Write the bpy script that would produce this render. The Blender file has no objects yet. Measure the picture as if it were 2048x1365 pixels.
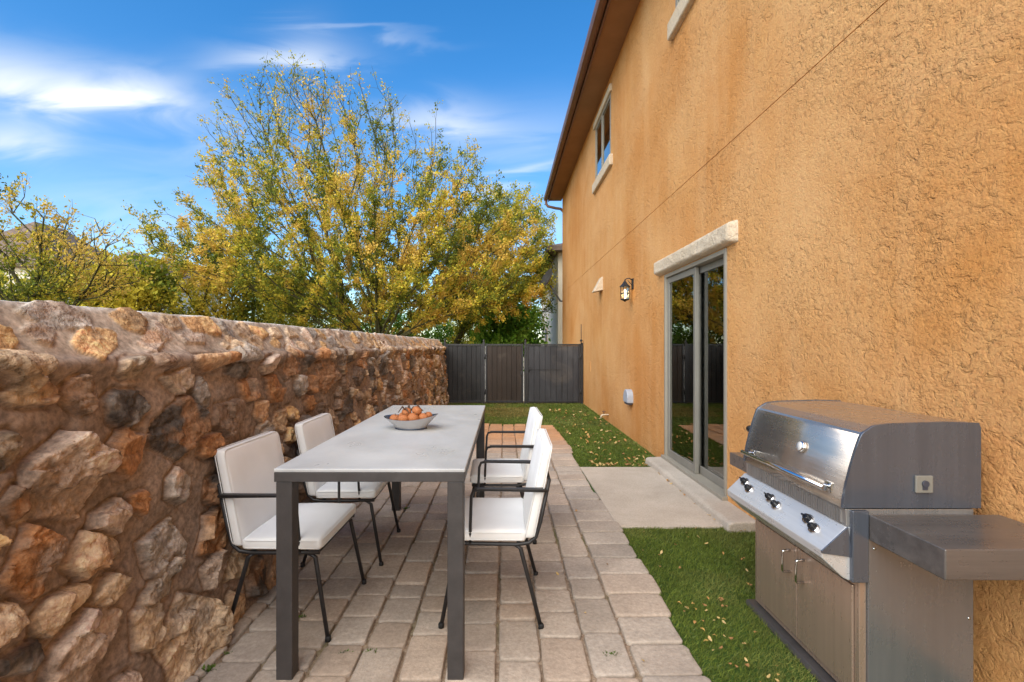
import bpy, bmesh, math, random
import numpy as np
from mathutils import Vector, Matrix
R = math.radians
rnd = random.Random(7)
rng = np.random.default_rng(11)
scene = bpy.context.scene
COL = scene.collection

# ------------------------------------------------------------------ camera
F, CX, CY, H = 960.0, 1009.0, 692.0, 1.33          # focal length (px of 2048), vanishing point, eye height
cam_d = bpy.data.cameras.new('camera')
cam_d.sensor_width = 36.0
cam_d.lens = F / 2048 * 36
cam_d.shift_x = (1024 - CX) / 2048
cam_d.shift_y = (CY - 682.5) / 2048
cam_d.clip_start = 0.05
cam_d.clip_end = 2000
cam = bpy.data.objects.new('camera', cam_d)
cam.location = (0, 0, H)
cam.rotation_euler = (R(90), 0, 0)
COL.objects.link(cam)
scene.camera = cam


def P(px, py, Y):
    return ((px - CX) / F * Y, Y, H - (py - CY) / F * Y)


# ------------------------------------------------------------------ sky, sun, exposure
SUN_AZ = math.atan2(-0.42, -0.90)      # from the left, a little behind the camera
SUN_EL = R(42)
w = bpy.data.worlds.new('World')
scene.world = w
w.use_nodes = True
wt = w.node_tree
wt.nodes.clear()


def build_world():
    nt = wt
    def nd(t, **k):
        n = nt.nodes.new(t)
        for a, b in k.items():
            setattr(n, a, b)
        return n
    def ln(a, b):
        nt.links.new(a, b)
    def val(x):
        return x
    def mth(op, a, b=None, c=None, clamp=False):
        n = nd('ShaderNodeMath', operation=op, use_clamp=clamp)
        for i, q in enumerate((a, b, c)):
            if q is None:
                continue
            if isinstance(q, (int, float)):
                n.inputs[i].default_value = q
            else:
                ln(q, n.inputs[i])
        return n.outputs[0]
    out = nd('ShaderNodeOutputWorld')
    bg = nd('ShaderNodeBackground')
    bg.inputs['Strength'].default_value = 0.125
    sky = nd('ShaderNodeTexSky', sky_type='NISHITA')
    sky.sun_disc = False
    sky.sun_elevation = SUN_EL
    sky.sun_rotation = SUN_AZ
    sky.air_density = 1.0
    sky.dust_density = 0.4
    sky.ozone_density = 2.0
    hs = nd('ShaderNodeHueSaturation')
    hs.inputs['Saturation'].default_value = 1.28
    hs.inputs['Hue'].default_value = 0.507
    hs.inputs['Value'].default_value = 1.0
    ln(sky.outputs[0], hs.inputs['Color'])
    tc = nd('ShaderNodeTexCoord')
    sp = nd('ShaderNodeSeparateXYZ')
    ln(tc.outputs['Generated'], sp.inputs[0])
    yy = mth('MAXIMUM', mth('ABSOLUTE', sp.outputs['Y']), 0.08)
    u = mth('DIVIDE', sp.outputs['X'], yy)
    v = mth('DIVIDE', sp.outputs['Z'], yy)
    cb = nd('ShaderNodeCombineXYZ')
    ln(u, cb.inputs[0]); ln(v, cb.inputs[1])
    # wispy streaks
    mp = nd('ShaderNodeMapping')
    mp.inputs['Rotation'].default_value = (0, 0, R(10))
    mp.inputs['Scale'].default_value = (1.6, 6.0, 1)
    ln(cb.outputs[0], mp.inputs[0])
    nz = nd('ShaderNodeTexNoise')
    nz.inputs['Scale'].default_value = 2.2
    nz.inputs['Detail'].default_value = 5
    nz.inputs['Roughness'].default_value = 0.5
    nz.inputs['Distortion'].default_value = 0.7
    ln(mp.outputs[0], nz.inputs['Vector'])
    wisp = mth('MULTIPLY_ADD', nz.outputs[0], 2.2, -0.45, clamp=True)
    warp = mth('MULTIPLY_ADD', nz.outputs[0], 0.16, -0.08)
    total = None
    for (px, py, rx, ry, ang, s) in [(60, 165, 330, 60, -12, .95), (215, 195, 130, 34, 6, 1.1), (555, 118, 130, 26, 2, .75), (700, 68, 130, 12, -3, .4),
                                     (875, 230, 110, 28, -5, .55), (1040, 345, 110, 16, 16, .6), (20, 275, 110, 34, -5, .7),
                                     (620, 95, 60, 60, 40, .15), (1000, 270, 260, 60, 8, .28), (260, 440, 260, 120, 0, .35), (1040, 470, 160, 70, 10, .4)]:
        a = R(ang)
        du = mth('SUBTRACT', u, (px - CX) / F)
        dv = mth('ADD', mth('SUBTRACT', v, (CY - py) / F), warp)
        ca, sa = math.cos(a), math.sin(a)
        e1 = mth('MULTIPLY', mth('ADD', mth('MULTIPLY', du, ca), mth('MULTIPLY', dv, sa)), F / rx)
        e2 = mth('MULTIPLY', mth('SUBTRACT', mth('MULTIPLY', dv, ca), mth('MULTIPLY', du, sa)), F / ry)
        d2 = mth('ADD', mth('MULTIPLY', e1, e1), mth('MULTIPLY', e2, e2))
        g = mth('MULTIPLY', mth('EXPONENT', mth('MULTIPLY', d2, -1.0)), s)
        total = g if total is None else mth('ADD', total, g)
    cov = mth('MULTIPLY', total, wisp, clamp=True)
    mx = nd('ShaderNodeMix', data_type='RGBA')
    ln(cov, mx.inputs[0])
    # the clear sky's own colour, deeper towards the zenith
    gr_ = nd('ShaderNodeValToRGB')
    gr_.color_ramp.elements[0].position = 0.0
    gr_.color_ramp.elements[0].color = (.95, 1.0, 1.0, 1)
    gr_.color_ramp.elements[1].position = .62
    gr_.color_ramp.elements[1].color = (.48, .98, 1.0, 1)
    ln(sp.outputs['Z'], gr_.inputs[0])
    mg = nd('ShaderNodeMix', data_type='RGBA', blend_type='MULTIPLY')
    mg.inputs[0].default_value = 1.0
    ln(hs.outputs[0], mg.inputs[6]); ln(gr_.outputs[0], mg.inputs[7])
    ln(mg.outputs[2], mx.inputs[6])
    mx.inputs[7].default_value = (4.4, 4.6, 4.8, 1)
    ln(mx.outputs[2], bg.inputs['Color'])
    ln(bg.outputs[0], out.inputs['Surface'])


build_world()
sun_d = bpy.data.lights.new('sun', 'SUN')
sun_d.energy = 3.4
sun_d.angle = R(80)
sun_d.color = (1.0, 0.90, 0.765)
sun = bpy.data.objects.new('sun', sun_d)
sv = Vector((math.sin(SUN_AZ) * math.cos(SUN_EL), math.cos(SUN_AZ) * math.cos(SUN_EL), math.sin(SUN_EL)))
sun.rotation_euler = sv.to_track_quat('Z', 'Y').to_euler()
sun.location = (-10, -10, 20)
COL.objects.link(sun)
vs = scene.view_settings
vs.view_transform = 'Standard'
vs.look = 'None'
vs.exposure = 1.0
vs.gamma = 1.0
scene.cycles.max_bounces = 8
scene.cycles.use_denoising = True

# ------------------------------------------------------------------ materials
MATS = {}


class Mat:
    def __init__(self, name, base=(.5, .5, .5), rough=.6, metal=0.0, spec=.5):
        m = bpy.data.materials.new(name)
        m.use_nodes = True
        self.m, self.nt = m, m.node_tree
        self.b = self.nt.nodes['Principled BSDF']
        self.b.inputs['Base Color'].default_value = (*base, 1)
        self.b.inputs['Roughness'].default_value = rough
        self.b.inputs['Metallic'].default_value = metal
        self.b.inputs['Specular IOR Level'].default_value = spec
        MATS[name] = m
        self._tc = None
        self._bump = None

    def n(self, t, **k):
        x = self.nt.nodes.new(t)
        for a, b in k.items():
            setattr(x, a, b)
        return x

    def l(self, a, b):
        self.nt.links.new(a, b)

    def coord(self, scale=(1, 1, 1), kind='Object', rot=(0, 0, 0)):
        tc = self.n('ShaderNodeTexCoord')
        mp = self.n('ShaderNodeMapping')
        mp.inputs['Scale'].default_value = scale
        mp.inputs['Rotation'].default_value = rot
        self.l(tc.outputs[kind], mp.inputs[0])
        return mp.outputs[0]

    def noise(self, vec, scale=5, detail=4, rough=.5, dist=0.0):
        x = self.n('ShaderNodeTexNoise')
        x.inputs['Scale'].default_value = scale
        x.inputs['Detail'].default_value = detail
        x.inputs['Roughness'].default_value = rough
        x.inputs['Distortion'].default_value = dist
        self.l(vec, x.inputs['Vector'])
        return x.outputs[0]

    def voro(self, vec, scale=5, feature='F1', out=0):
        x = self.n('ShaderNodeTexVoronoi', feature=feature)
        x.inputs['Scale'].default_value = scale
        self.l(vec, x.inputs['Vector'])
        return x.outputs[out]

    def ramp(self, fac, stops, interp='LINEAR'):
        x = self.n('ShaderNodeValToRGB')
        cr = x.color_ramp
        cr.interpolation = interp
        while len(cr.elements) < len(stops):
            cr.elements.new(.5)
        for e, (p, c) in zip(cr.elements, stops):
            e.position = p
            e.color = (*c, 1) if not isinstance(c, (int, float)) else (c, c, c, 1)
        self.l(fac, x.inputs[0])
        return x.outputs[0]

    def mix(self, fac, a, b, mode='MIX'):
        x = self.n('ShaderNodeMix', data_type='RGBA', blend_type=mode)
        for i, q in ((0, fac), (6, a), (7, b)):
            if isinstance(q, (int, float)):
                x.inputs[i].default_value = q if i == 0 else (q, q, q, 1)
            elif isinstance(q, tuple):
                x.inputs[i].default_value = (*q, 1)
            else:
                self.l(q, x.inputs[i])
        return x.outputs[2]

    def math(self, op, a, b):
        x = self.n('ShaderNodeMath', operation=op)
        for i, q in enumerate((a, b)):
            if isinstance(q, (int, float)):
                x.inputs[i].default_value = q
            else:
                self.l(q, x.inputs[i])
        return x.outputs[0]

    def attr(self, name='col'):
        x = self.n('ShaderNodeAttribute')
        x.attribute_name = name
        return x.outputs['Color']

    def color(self, s):
        self.l(s, self.b.inputs['Base Color'])

    def rough(self, s):
        self.l(s, self.b.inputs['Roughness'])

    def bump(self, h, dist=.01, strength=1.0):
        x = self.n('ShaderNodeBump')
        x.inputs['Distance'].default_value = dist
        x.inputs['Strength'].default_value = strength
        self.l(h, x.inputs['Height'])
        if self._bump is not None:
            self.l(self._bump, x.inputs['Normal'])
        self._bump = x.outputs[0]
        self.l(self._bump, self.b.inputs['Normal'])
        return self


def m_stucco(name, c0, c1, c2, relief=1.0):
    k = Mat(name, c0, .92, spec=.15)
    v = k.coord()
    vs_ = k.coord((1, 2.2, .22))
    big = k.noise(v, .9, 3, .55)
    streak = k.noise(vs_, 2.0, 4, .6)
    c = k.mix(k.ramp(big, [(.35, 0.0), (.68, 1.0)]), c0, c1)
    c = k.mix(k.math('MULTIPLY', k.ramp(streak, [(.46, 0.0), (.72, 1.0)]), .32), c, c2)
    fine = k.noise(v, 60, 3, .6)
    pat = k.noise(v, .45, 4, .6, .6)
    c = k.mix(k.math('MULTIPLY', k.ramp(pat, [(.44, 0.0), (.66, 1.0)]), .6), c, c2)
    c = k.mix(.25, c, k.ramp(fine, [(.3, .25), (.7, .75)]), 'OVERLAY')
    k.color(c)
    vr = k.coord((1, 1, 1.25), rot=(R(28), 0, 0))
    a = k.noise(vr, 17, 4, .6, .7)
    isl = k.ramp(a, [(.34, 0.0), (.44, .7), (.52, .9), (.75, 1.0)])
    b = k.noise(vr, 40, 4, .65, .5)
    isl2 = k.ramp(b, [(.34, 0.0), (.46, .8), (.7, 1.0)])
    mask = k.ramp(k.noise(v, 1.1, 3), [(.36, .25), (.6, 1.0)])
    hh = k.math('ADD', k.math('MULTIPLY', isl, 1.0), k.math('MULTIPLY', isl2, .45))
    hh = k.math('MULTIPLY', hh, mask)
    k.bump(hh, .011 * relief, .8)
    k.bump(k.noise(v, 80, 4, .7), .006 * relief, .9)
    return k.m


m_stucco('ochre_stucco', (.57, .245, .070), (.65, .325, .115), (.71, .41, .185))
m_stucco('cream_stucco', (.76, .67, .52), (.79, .70, .56), (.72, .62, .47), .6)
m_stucco('trim_stucco', (.62, .50, .36), (.68, .56, .42), (.52, .40, .27), .8)


def m_soft(name, base, rough=.7, var=.12, scale=8, bump=.0, bscale=40, metal=0, spec=.4):
    k = Mat(name, base, rough, metal, spec)
    v = k.coord()
    n = k.noise(v, scale, 5, .6)
    lo = tuple(max(0, x * (1 - var)) for x in base)
    hi = tuple(min(1, x * (1 + var)) for x in base)
    k.color(k.ramp(n, [(.3, lo), (.7, hi)]))
    if bump:
        k.bump(k.noise(v, bscale, 4, .6), bump)
    return k.m


m_soft('brown_metal', (.16, .075, .045), .45, .15, 3)
m_soft('roof_tile', (.24, .12, .075), .85, .35, 6, .01, 12)
m_soft('roof_brown', (.16, .11, .08), .9, .3, 3)
m_soft('soffit_paint', (.30, .155, .07), .85, .12, 2, .003, 60)
m_soft('frame_beige', (.28, .25, .20), .45, .06, 6)
m_soft('frame_grey', (.21, .195, .165), .4, .08, 6)
m_soft('blind_white', (.78, .78, .80), .8, .03, 3)
m_soft('screen_dark', (.05, .05, .065), .55, .2, 30)
m_soft('black_metal', (.022, .020, .020), .42, .25, 30, .001, 120)
m_soft('lantern_black', (.018, .018, .02), .5, .2, 30)
m_soft('table_metal', (.050, .044, .042), .5, .18, 14, .0008, 90)
m_soft('black_rubber', (.012, .012, .012), .7, .1, 30)
m_soft('chrome', (.72, .72, .72), .14, .03, 5, metal=1)
m_soft('knob_black', (.012, .012, .014), .22, .1, 20)
m_soft('vent_grey', (.36, .38, .42), .5, .06, 10)
m_soft('room_wall', (.22, .19, .16), .9, .1, 2)
m_soft('room_floor', (.24, .19, .15), .5, .2, 4)
m_soft('curtain', (.34, .33, .30), .9, .1, 6)
m_soft('dish_grey', (.10, .095, .09), .55, .1, 5)
m_soft('bowl_white', (.44, .42, .41), .35, .07, 12)
m_soft('bowl_blue', (.035, .045, .07), .25, .2, 9)
m_soft('dry_stem', (.09, .05, .03), .8, .3, 20)
m_soft('strip_white', (.62, .60, .56), .5, .25, 9)


def m_fabric():
    k = Mat('white_fabric', (.80, .785, .76), .85, spec=.2)
    v = k.coord()
    k.color(k.ramp(k.noise(v, 6, 4), [(.3, (.76, .745, .72)), (.7, (.82, .805, .78))]))
    x = k.n('ShaderNodeTexChecker')
    x.inputs['Scale'].default_value = 420
    k.l(v, x.inputs['Vector'])
    k.bump(k.noise(v, 5, 3, .5, .5), .012, .35)
    k.bump(x.outputs['Fac'], .0008, .35)
    if 'Sheen Weight' in k.b.inputs:
        k.b.inputs['Sheen Weight'].default_value = .15


def m_tabletop():
    k = Mat('tabletop_concrete', (.44, .44, .43), .32, spec=.5)
    v = k.coord((1, .7, 1))
    c = k.ramp(k.noise(v, 2.2, 6, .6, .6), [(.28, (.36, .36, .355)), (.52, (.44, .44, .435)), (.75, (.52, .515, .50))])
    k.color(c)
    k.rough(k.ramp(k.noise(v, 4, 5, .6), [(.3, .24), (.7, .46)]))
    k.bump(k.noise(v, 90, 3), .0006)


def m_steel(name, base, rough, stretch, wear=.10, metal=1.0):
    k = Mat(name, base, rough, metal)
    v = k.coord(stretch)
    n1 = k.noise(v, 6, 4, .7)
    k.color(k.ramp(n1, [(.3, tuple(x * (1 - wear) for x in base)), (.7, tuple(min(1, x * (1 + wear)) for x in base))]))
    sm = k.noise(k.coord(), 4, 5, .65)
    k.rough(k.math('ADD', k.math('MULTIPLY', n1, .16), k.math('MULTIPLY', sm, rough)))
    k.bump(n1, .0009, .5)
    k.bump(k.noise(k.coord(), 2.5, 2), .02, .12)


def m_ground():
    k = Mat('dirt', (.30, .23, .16), .95, spec=.1)
    v = k.coord()
    c = k.ramp(k.noise(v, .35, 6, .65), [(.3, (.22, .17, .11)), (.5, (.32, .25, .17)), (.72, (.27, .25, .14))])
    k.color(c)
    k.bump(k.noise(v, 9, 5), .03)


def m_sand():
    k = Mat('joint_sand', (.26, .18, .12), .97, spec=.1)
    v = k.coord()
    c = k.ramp(k.noise(v, 45, 4, .7), [(.3, (.22, .15, .10)), (.55, (.38, .28, .20)), (.75, (.50, .40, .30))])
    c = k.mix(k.math('MULTIPLY', k.ramp(k.noise(v, 1.7, 3), [(.52, 0.0), (.66, 1.0)]), .65), c, (.10, .12, .035))
    k.color(c)
    k.bump(k.noise(v, 120, 3, .7), .008)


def m_paver():
    k = Mat('paver', (.4, .3, .24), .88, spec=.2)
    v = k.coord()
    a = k.attr()
    c = k.mix(.55, a, k.ramp(k.noise(v, 4.5, 5, .62), [(.3, .36), (.7, .64)]), 'OVERLAY')
    c = k.mix(.5, c, k.ramp(k.noise(v, 55, 4, .72), [(.25, .25), (.75, .75)]), 'OVERLAY')
    st = k.ramp(k.noise(v, 1.6, 5, .65, .8), [(.56, 0.0), (.72, 1.0)])
    c = k.mix(k.math('MULTIPLY', st, .35), c, (.27, .21, .17))
    k.color(c)
    k.bump(k.noise(v, 26, 5, .65), .007, .8)
    k.bump(k.noise(v, 140, 3, .7), .0025, .8)


def m_stone():
    k = Mat('rubble_stone', (.3, .2, .14), .95, spec=.25)
    v = k.coord()
    a = k.attr()
    c = k.mix(.7, a, k.ramp(k.noise(v, 11, 6, .7, .8), [(.28, .27), (.5, .5), (.72, .76)]), 'OVERLAY')
    c = k.mix(.7, c, k.ramp(k.noise(v, 48, 3, .6), [(.32, .26), (.68, .74)]), 'OVERLAY')
    sp = k.ramp(k.noise(v, 38, 3, .8), [(.66, 0.0), (.72, 1.0)])
    c = k.mix(k.math('MULTIPLY', sp, .35), c, (.55, .40, .26))
    k.color(c)
    at = [n_ for n_ in k.nt.nodes if n_.type == 'ATTRIBUTE'][0].outputs['Alpha']
    st_ = k.math('ADD', k.math('MULTIPLY', at, .75), .12)
    k.bump(k.noise(v, 26, 3, .6, .2), .022, .9)
    bn = [n_ for n_ in k.nt.nodes if n_.type == 'BUMP'][-1]
    k.l(st_, bn.inputs['Strength'])
    k.bump(k.noise(v, 7, 2, .5, .5), .02, .3)


def m_concrete(name, lo, hi, relief=.004):
    k = Mat(name, lo, .9, spec=.25)
    v = k.coord()
    c = k.ramp(k.noise(v, 2.3, 6, .65, .4), [(.3, lo), (.7, hi)])
    c = k.mix(.35, c, k.ramp(k.noise(v, 70, 4, .7), [(.25, .25), (.75, .75)]), 'OVERLAY')
    k.color(c)
    k.bump(k.noise(v, 60, 4, .7), relief)


def m_turf():
    k = Mat('turf_fibre', (.05, .11, .02), .75, spec=.2)
    v = k.coord()
    a = k.attr()
    c = k.mix(.6, a, k.ramp(k.noise(v, 2.4, 4, .6), [(.3, .32), (.7, .66)]), 'OVERLAY')
    k.color(c)


def m_leaf(name, rough=.7, tr=.35):
    k = Mat(name, (.3, .25, .05), rough, spec=.25)
    a = k.attr()
    k.color(a)
    t = k.n('ShaderNodeBsdfTranslucent')
    k.l(a, t.inputs['Color'])
    ms = k.n('ShaderNodeMixShader')
    ms.inputs[0].default_value = tr
    out = k.nt.nodes['Material Output']
    k.l(k.b.outputs[0], ms.inputs[1])
    k.l(t.outputs[0], ms.inputs[2])
    k.l(ms.outputs[0], out.inputs['Surface'])


def m_bark():
    k = Mat('bark', (.09, .075, .045), .9, spec=.15)
    v = k.coord((1, 1, .4))
    k.color(k.ramp(k.noise(v, 6, 5, .65), [(.3, (.05, .042, .022)), (.55, (.085, .08, .035)), (.75, (.11, .12, .045))]))
    k.bump(k.noise(v, 30, 4), .02)


def m_glass(name, tint=(.75, .78, .78), boost=1.0):
    k = Mat(name, (0, 0, 0), .02)
    nt = k.nt
    out = nt.nodes['Material Output']
    tr = k.n('ShaderNodeBsdfTransparent')
    tr.inputs['Color'].default_value = (*tint, 1)
    gl = k.n('ShaderNodeBsdfGlossy')
    gl.inputs['Roughness'].default_value = .015
    gl.inputs['Color'].default_value = (.95, .97, .95, 1)
    fr = k.n('ShaderNodeFresnel')
    fr.inputs['IOR'].default_value = 1.75
    ms = k.n('ShaderNodeMixShader')
    k.l(k.math('MULTIPLY', fr.outputs[0], boost), ms.inputs[0])
    k.l(tr.outputs[0], ms.inputs[1])
    k.l(gl.outputs[0], ms.inputs[2])
    k.l(ms.outputs[0], out.inputs['Surface'])


def m_gate(name='gate_charcoal', g=(1, 1, 1), dusty=.35):
    k = Mat(name, (.05, .048, .047), .42, spec=.25)
    v = k.coord((1, 1, .35))
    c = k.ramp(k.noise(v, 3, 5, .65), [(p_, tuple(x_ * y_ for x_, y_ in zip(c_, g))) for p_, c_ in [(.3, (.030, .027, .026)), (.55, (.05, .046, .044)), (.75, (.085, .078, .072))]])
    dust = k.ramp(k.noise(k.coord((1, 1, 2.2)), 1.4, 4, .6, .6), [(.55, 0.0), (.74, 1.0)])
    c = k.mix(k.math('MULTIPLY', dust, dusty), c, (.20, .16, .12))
    k.color(c)
    k.rough(k.ramp(k.noise(k.coord(), 5, 4), [(.3, .30), (.7, .55)]))


def m_fruit():
    k = Mat('fruit_skin', (.6, .25, .06), .42, spec=.4)
    v = k.coord(kind='Object')
    k.color(k.ramp(k.noise(v, 14, 4, .6), [(.3, (.23, .05, .018)), (.5, (.42, .135, .038)), (.72, (.52, .25, .09))]))
    k.bump(k.noise(v, 90, 3), .002)


def m_emit(name, c, s):
    k = Mat(name, c, .5)
    k.b.inputs['Emission Color'].default_value = (*c, 1)
    k.b.inputs['Emission Strength'].default_value = s


m_fabric(); m_tabletop(); m_ground(); m_sand(); m_paver(); m_stone(); m_turf(); m_bark(); m_gate(g=(.5, .5, .5), dusty=.2); m_gate('gate_brown_reflection', (.72, .53, .40), .3); m_gate('gate_slate', (.85, .9, 1.0), .2); m_fruit()
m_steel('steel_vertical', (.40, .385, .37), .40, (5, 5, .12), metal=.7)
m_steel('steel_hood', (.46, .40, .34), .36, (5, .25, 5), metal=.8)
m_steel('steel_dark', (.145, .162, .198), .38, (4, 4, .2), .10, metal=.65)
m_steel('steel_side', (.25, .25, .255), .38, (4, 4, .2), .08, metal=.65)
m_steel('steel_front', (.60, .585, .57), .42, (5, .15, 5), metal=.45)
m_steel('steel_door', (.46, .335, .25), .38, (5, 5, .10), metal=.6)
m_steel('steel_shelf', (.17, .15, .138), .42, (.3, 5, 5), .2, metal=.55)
m_concrete('pad_concrete', (.40, .33, .26), (.52, .44, .355))
m_concrete('step_concrete', (.38, .32, .26), (.52, .45, .37), .008)
m_leaf('tree_leaf', .7, .35)
m_leaf('dry_leaf', .8, .2)
m_glass('door_glass', (.62, .66, .66), 1.6)
m_glass('lamp_glass', (.95, .93, .88), .8)
m_emit('lamp_bulb', (1.0, .78, .45), 3.5)


# ------------------------------------------------------------------ builders
def tag(o, label=None, cat=None, group=None, kind=None):
    if label: o['label'] = label
    if cat: o['category'] = cat
    if group: o['group'] = group
    if kind: o['kind'] = kind
    return o


def empty(name, loc=(0, 0, 0), rz=0, label=None, cat=None, group=None):
    o = bpy.data.objects.new(name, None)
    o.empty_display_size = .1
    o.location = loc
    o.rotation_euler = (0, 0, rz)
    COL.objects.link(o)
    return tag(o, label, cat, group)


def np_obj(name, V, Fc, mat, parent=None, col=None, smooth=False, facecol=None):
    me = bpy.data.meshes.new(name)
    V = np.asarray(V, dtype=np.float64)
    me.from_pydata(V.tolist(), [], Fc.tolist() if isinstance(Fc, np.ndarray) else Fc)
    if col is not None:
        a = me.color_attributes.new('col', 'FLOAT_COLOR', 'POINT')
        c4 = np.ones((len(V), 4), dtype=np.float32)
        c4[:, :np.asarray(col).shape[1]] = col
        a.data.foreach_set('color', c4.ravel())
    if smooth:
        me.polygons.foreach_set('use_smooth', np.ones(len(me.polygons), dtype=bool))
    me.materials.append(MATS[mat])
    me.update()
    o = bpy.data.objects.new(name, me)
    COL.objects.link(o)
    if parent: o.parent = parent
    return o


class B:
    """collects shapes in one bmesh"""
    def __init__(self):
        self.bm = bmesh.new()

    def box(self, x0, x1, y0, y1, z0, z1, bevel=0, seg=2, mat=None):
        g = bmesh.ops.create_cube(self.bm, size=1)
        vs_ = g['verts']
        for v in vs_:
            v.co = Vector(((x0 + x1) / 2 + v.co.x * (x1 - x0), (y0 + y1) / 2 + v.co.y * (y1 - y0), (z0 + z1) / 2 + v.co.z * (z1 - z0)))
        if bevel:
            es = list({e for v in vs_ for e in v.link_edges})
            r = bmesh.ops.bevel(self.bm, geom=es, offset=bevel, segments=seg, affect='EDGES', profile=.5)
            vs_ = list({v for f in r['faces'] for v in f.verts} | {v for v in vs_ if v.is_valid})
        return vs_

    def tube(self, pts, r, n=8, cap=True):
        pts = [Vector(p) for p in pts]
        if isinstance(r, (int, float)):
            r = [r] * len(pts)
        rings = []
        prev = None
        for i, p in enumerate(pts):
            d = (pts[min(i + 1, len(pts) - 1)] - pts[max(i - 1, 0)]).normalized()
            if prev is None:
                a = d.orthogonal().normalized()
            else:
                a = (prev - d * prev.dot(d)).normalized()
            prev = a
            b = d.cross(a)
            rings.append([self.bm.verts.new(p + (a * math.cos(t) + b * math.sin(t)) * r[i]) for t in [2 * math.pi * k / n for k in range(n)]])
        for q, s in zip(rings, rings[1:]):
            for k in range(n):
                f = self.bm.faces.new((q[k], q[(k + 1) % n], s[(k + 1) % n], s[k]))
                f.smooth = True
        if cap:
            self.bm.faces.new(list(reversed(rings[0])))
            self.bm.faces.new(rings[-1])

    def prism(self, poly, axis, a, b, bevel=0):
        """poly of 2-D points extruded along axis from a to b; the 2-D plane is the other two axes in xyz order"""
        def mk(p, t):
            c = list(p)
            c.insert(axis, t)
            return Vector(c)
        lo = [self.bm.verts.new(mk(p, a)) for p in poly]
        hi = [self.bm.verts.new(mk(p, b)) for p in poly]
        n = len(poly)
        fs = [self.bm.faces.new(lo), self.bm.faces.new(list(reversed(hi)))]
        for k in range(n):
            fs.append(self.bm.faces.new((lo[k], hi[k], hi[(k + 1) % n], lo[(k + 1) % n])))
        if bevel:
            es = list({e for f in fs for e in f.edges})
            bmesh.ops.bevel(self.bm, geom=es, offset=bevel, segments=2, affect='EDGES', profile=.5)

    def lathe(self, prof, c=(0, 0, 0), n=24, axis=2, smooth=True, sx=1, sy=1):
        rings = []
        for (r, h) in prof:
            ring = []
            for k in range(n):
                t = 2 * math.pi * k / n
                q = [r * math.cos(t) * sx, r * math.sin(t) * sy]
                q.insert(axis, h)
                ring.append(self.bm.verts.new(Vector(q) + Vector(c)))
            rings.append(ring)
        for q, s in zip(rings, rings[1:]):
            for k in range(n):
                f = self.bm.faces.new((q[k], q[(k + 1) % n], s[(k + 1) % n], s[k]))
                f.smooth = smooth
        self.bm.faces.new(rings[0]); self.bm.faces.new(rings[-1])

    def quad(self, *ps):
        return self.bm.faces.new([self.bm.verts.new(Vector(p)) for p in ps])

    def build(self, name, mat, parent=None, smooth=None, fix=True):
        if fix:
            bmesh.ops.recalc_face_normals(self.bm, faces=self.bm.faces[:])
        me = bpy.data.meshes.new(name)
        self.bm.to_mesh(me)
        self.bm.free()
        me.materials.append(MATS[mat])
        if smooth:
            for p in me.polygons: p.use_smooth = True
        o = bpy.data.objects.new(name, me)
        COL.objects.link(o)
        if parent: o.parent = parent
        return o


def copy_tree(o, parent=None):
    c = o.copy()
    COL.objects.link(c)
    if parent: c.parent = parent
    for ch in list(o.children):
        copy_tree(ch, c)
    return c


# ---- numpy value noise
def _hash(ix, iy, seed):
    n = (ix * 374761393 + iy * 668265263 + seed * 974711) & 0x7fffffff
    n = ((n ^ (n >> 13)) * 1274126177) & 0x7fffffff
    n = n ^ (n >> 16)
    return (n & 0xffff) / 65535.0


def vnoise(x, y, seed=0):
    ix = np.floor(x).astype(np.int64); iy = np.floor(y).astype(np.int64)
    fx = x - ix; fy = y - iy
    fx = fx * fx * (3 - 2 * fx); fy = fy * fy * (3 - 2 * fy)
    a = _hash(ix, iy, seed); b = _hash(ix + 1, iy, seed)
    c = _hash(ix, iy + 1, seed); d = _hash(ix + 1, iy + 1, seed)
    return (a * (1 - fx) + b * fx) * (1 - fy) + (c * (1 - fx) + d * fx) * fy


def fbm(x, y, seed=0, octv=4, gain=.5):
    s = 0; amp = 1; tot = 0
    for k in range(octv):
        s = s + amp * vnoise(x, y, seed + k * 17)
        tot += amp; amp *= gain; x = x * 2.03 + 3.1; y = y * 2.03 + 1.7
    return s / tot


def sstep(a, b, x):
    t = np.clip((x - a) / (b - a), 0, 1)
    return t * t * (3 - 2 * t)


# ================================================================== SETTING: ground
HX = 1.81            # face of the house wall
GATE_Y = 11.0
g = B()
g.quad((-600, -60, -.03), (600, -60, -.03), (600, 900, -.03), (-600, 900, -.03))
tag(g.build('ground', 'dirt'), kind='structure')
PX = .83             # right edge of the paving
g = B()
g.quad((-1.5, -2.5, -.008), (HX + .05, -2.5, -.008), (HX + .05, 11.3, -.008), (-1.5, 11.3, -.008))
tag(g.build('bedding_sand', 'joint_sand'), kind='structure')


def edge_x(y):       # wandering right edge of the paving
    return PX + .022 * math.sin(y * 2.1 + .6) + .010 * math.sin(y * 5.3)


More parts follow.
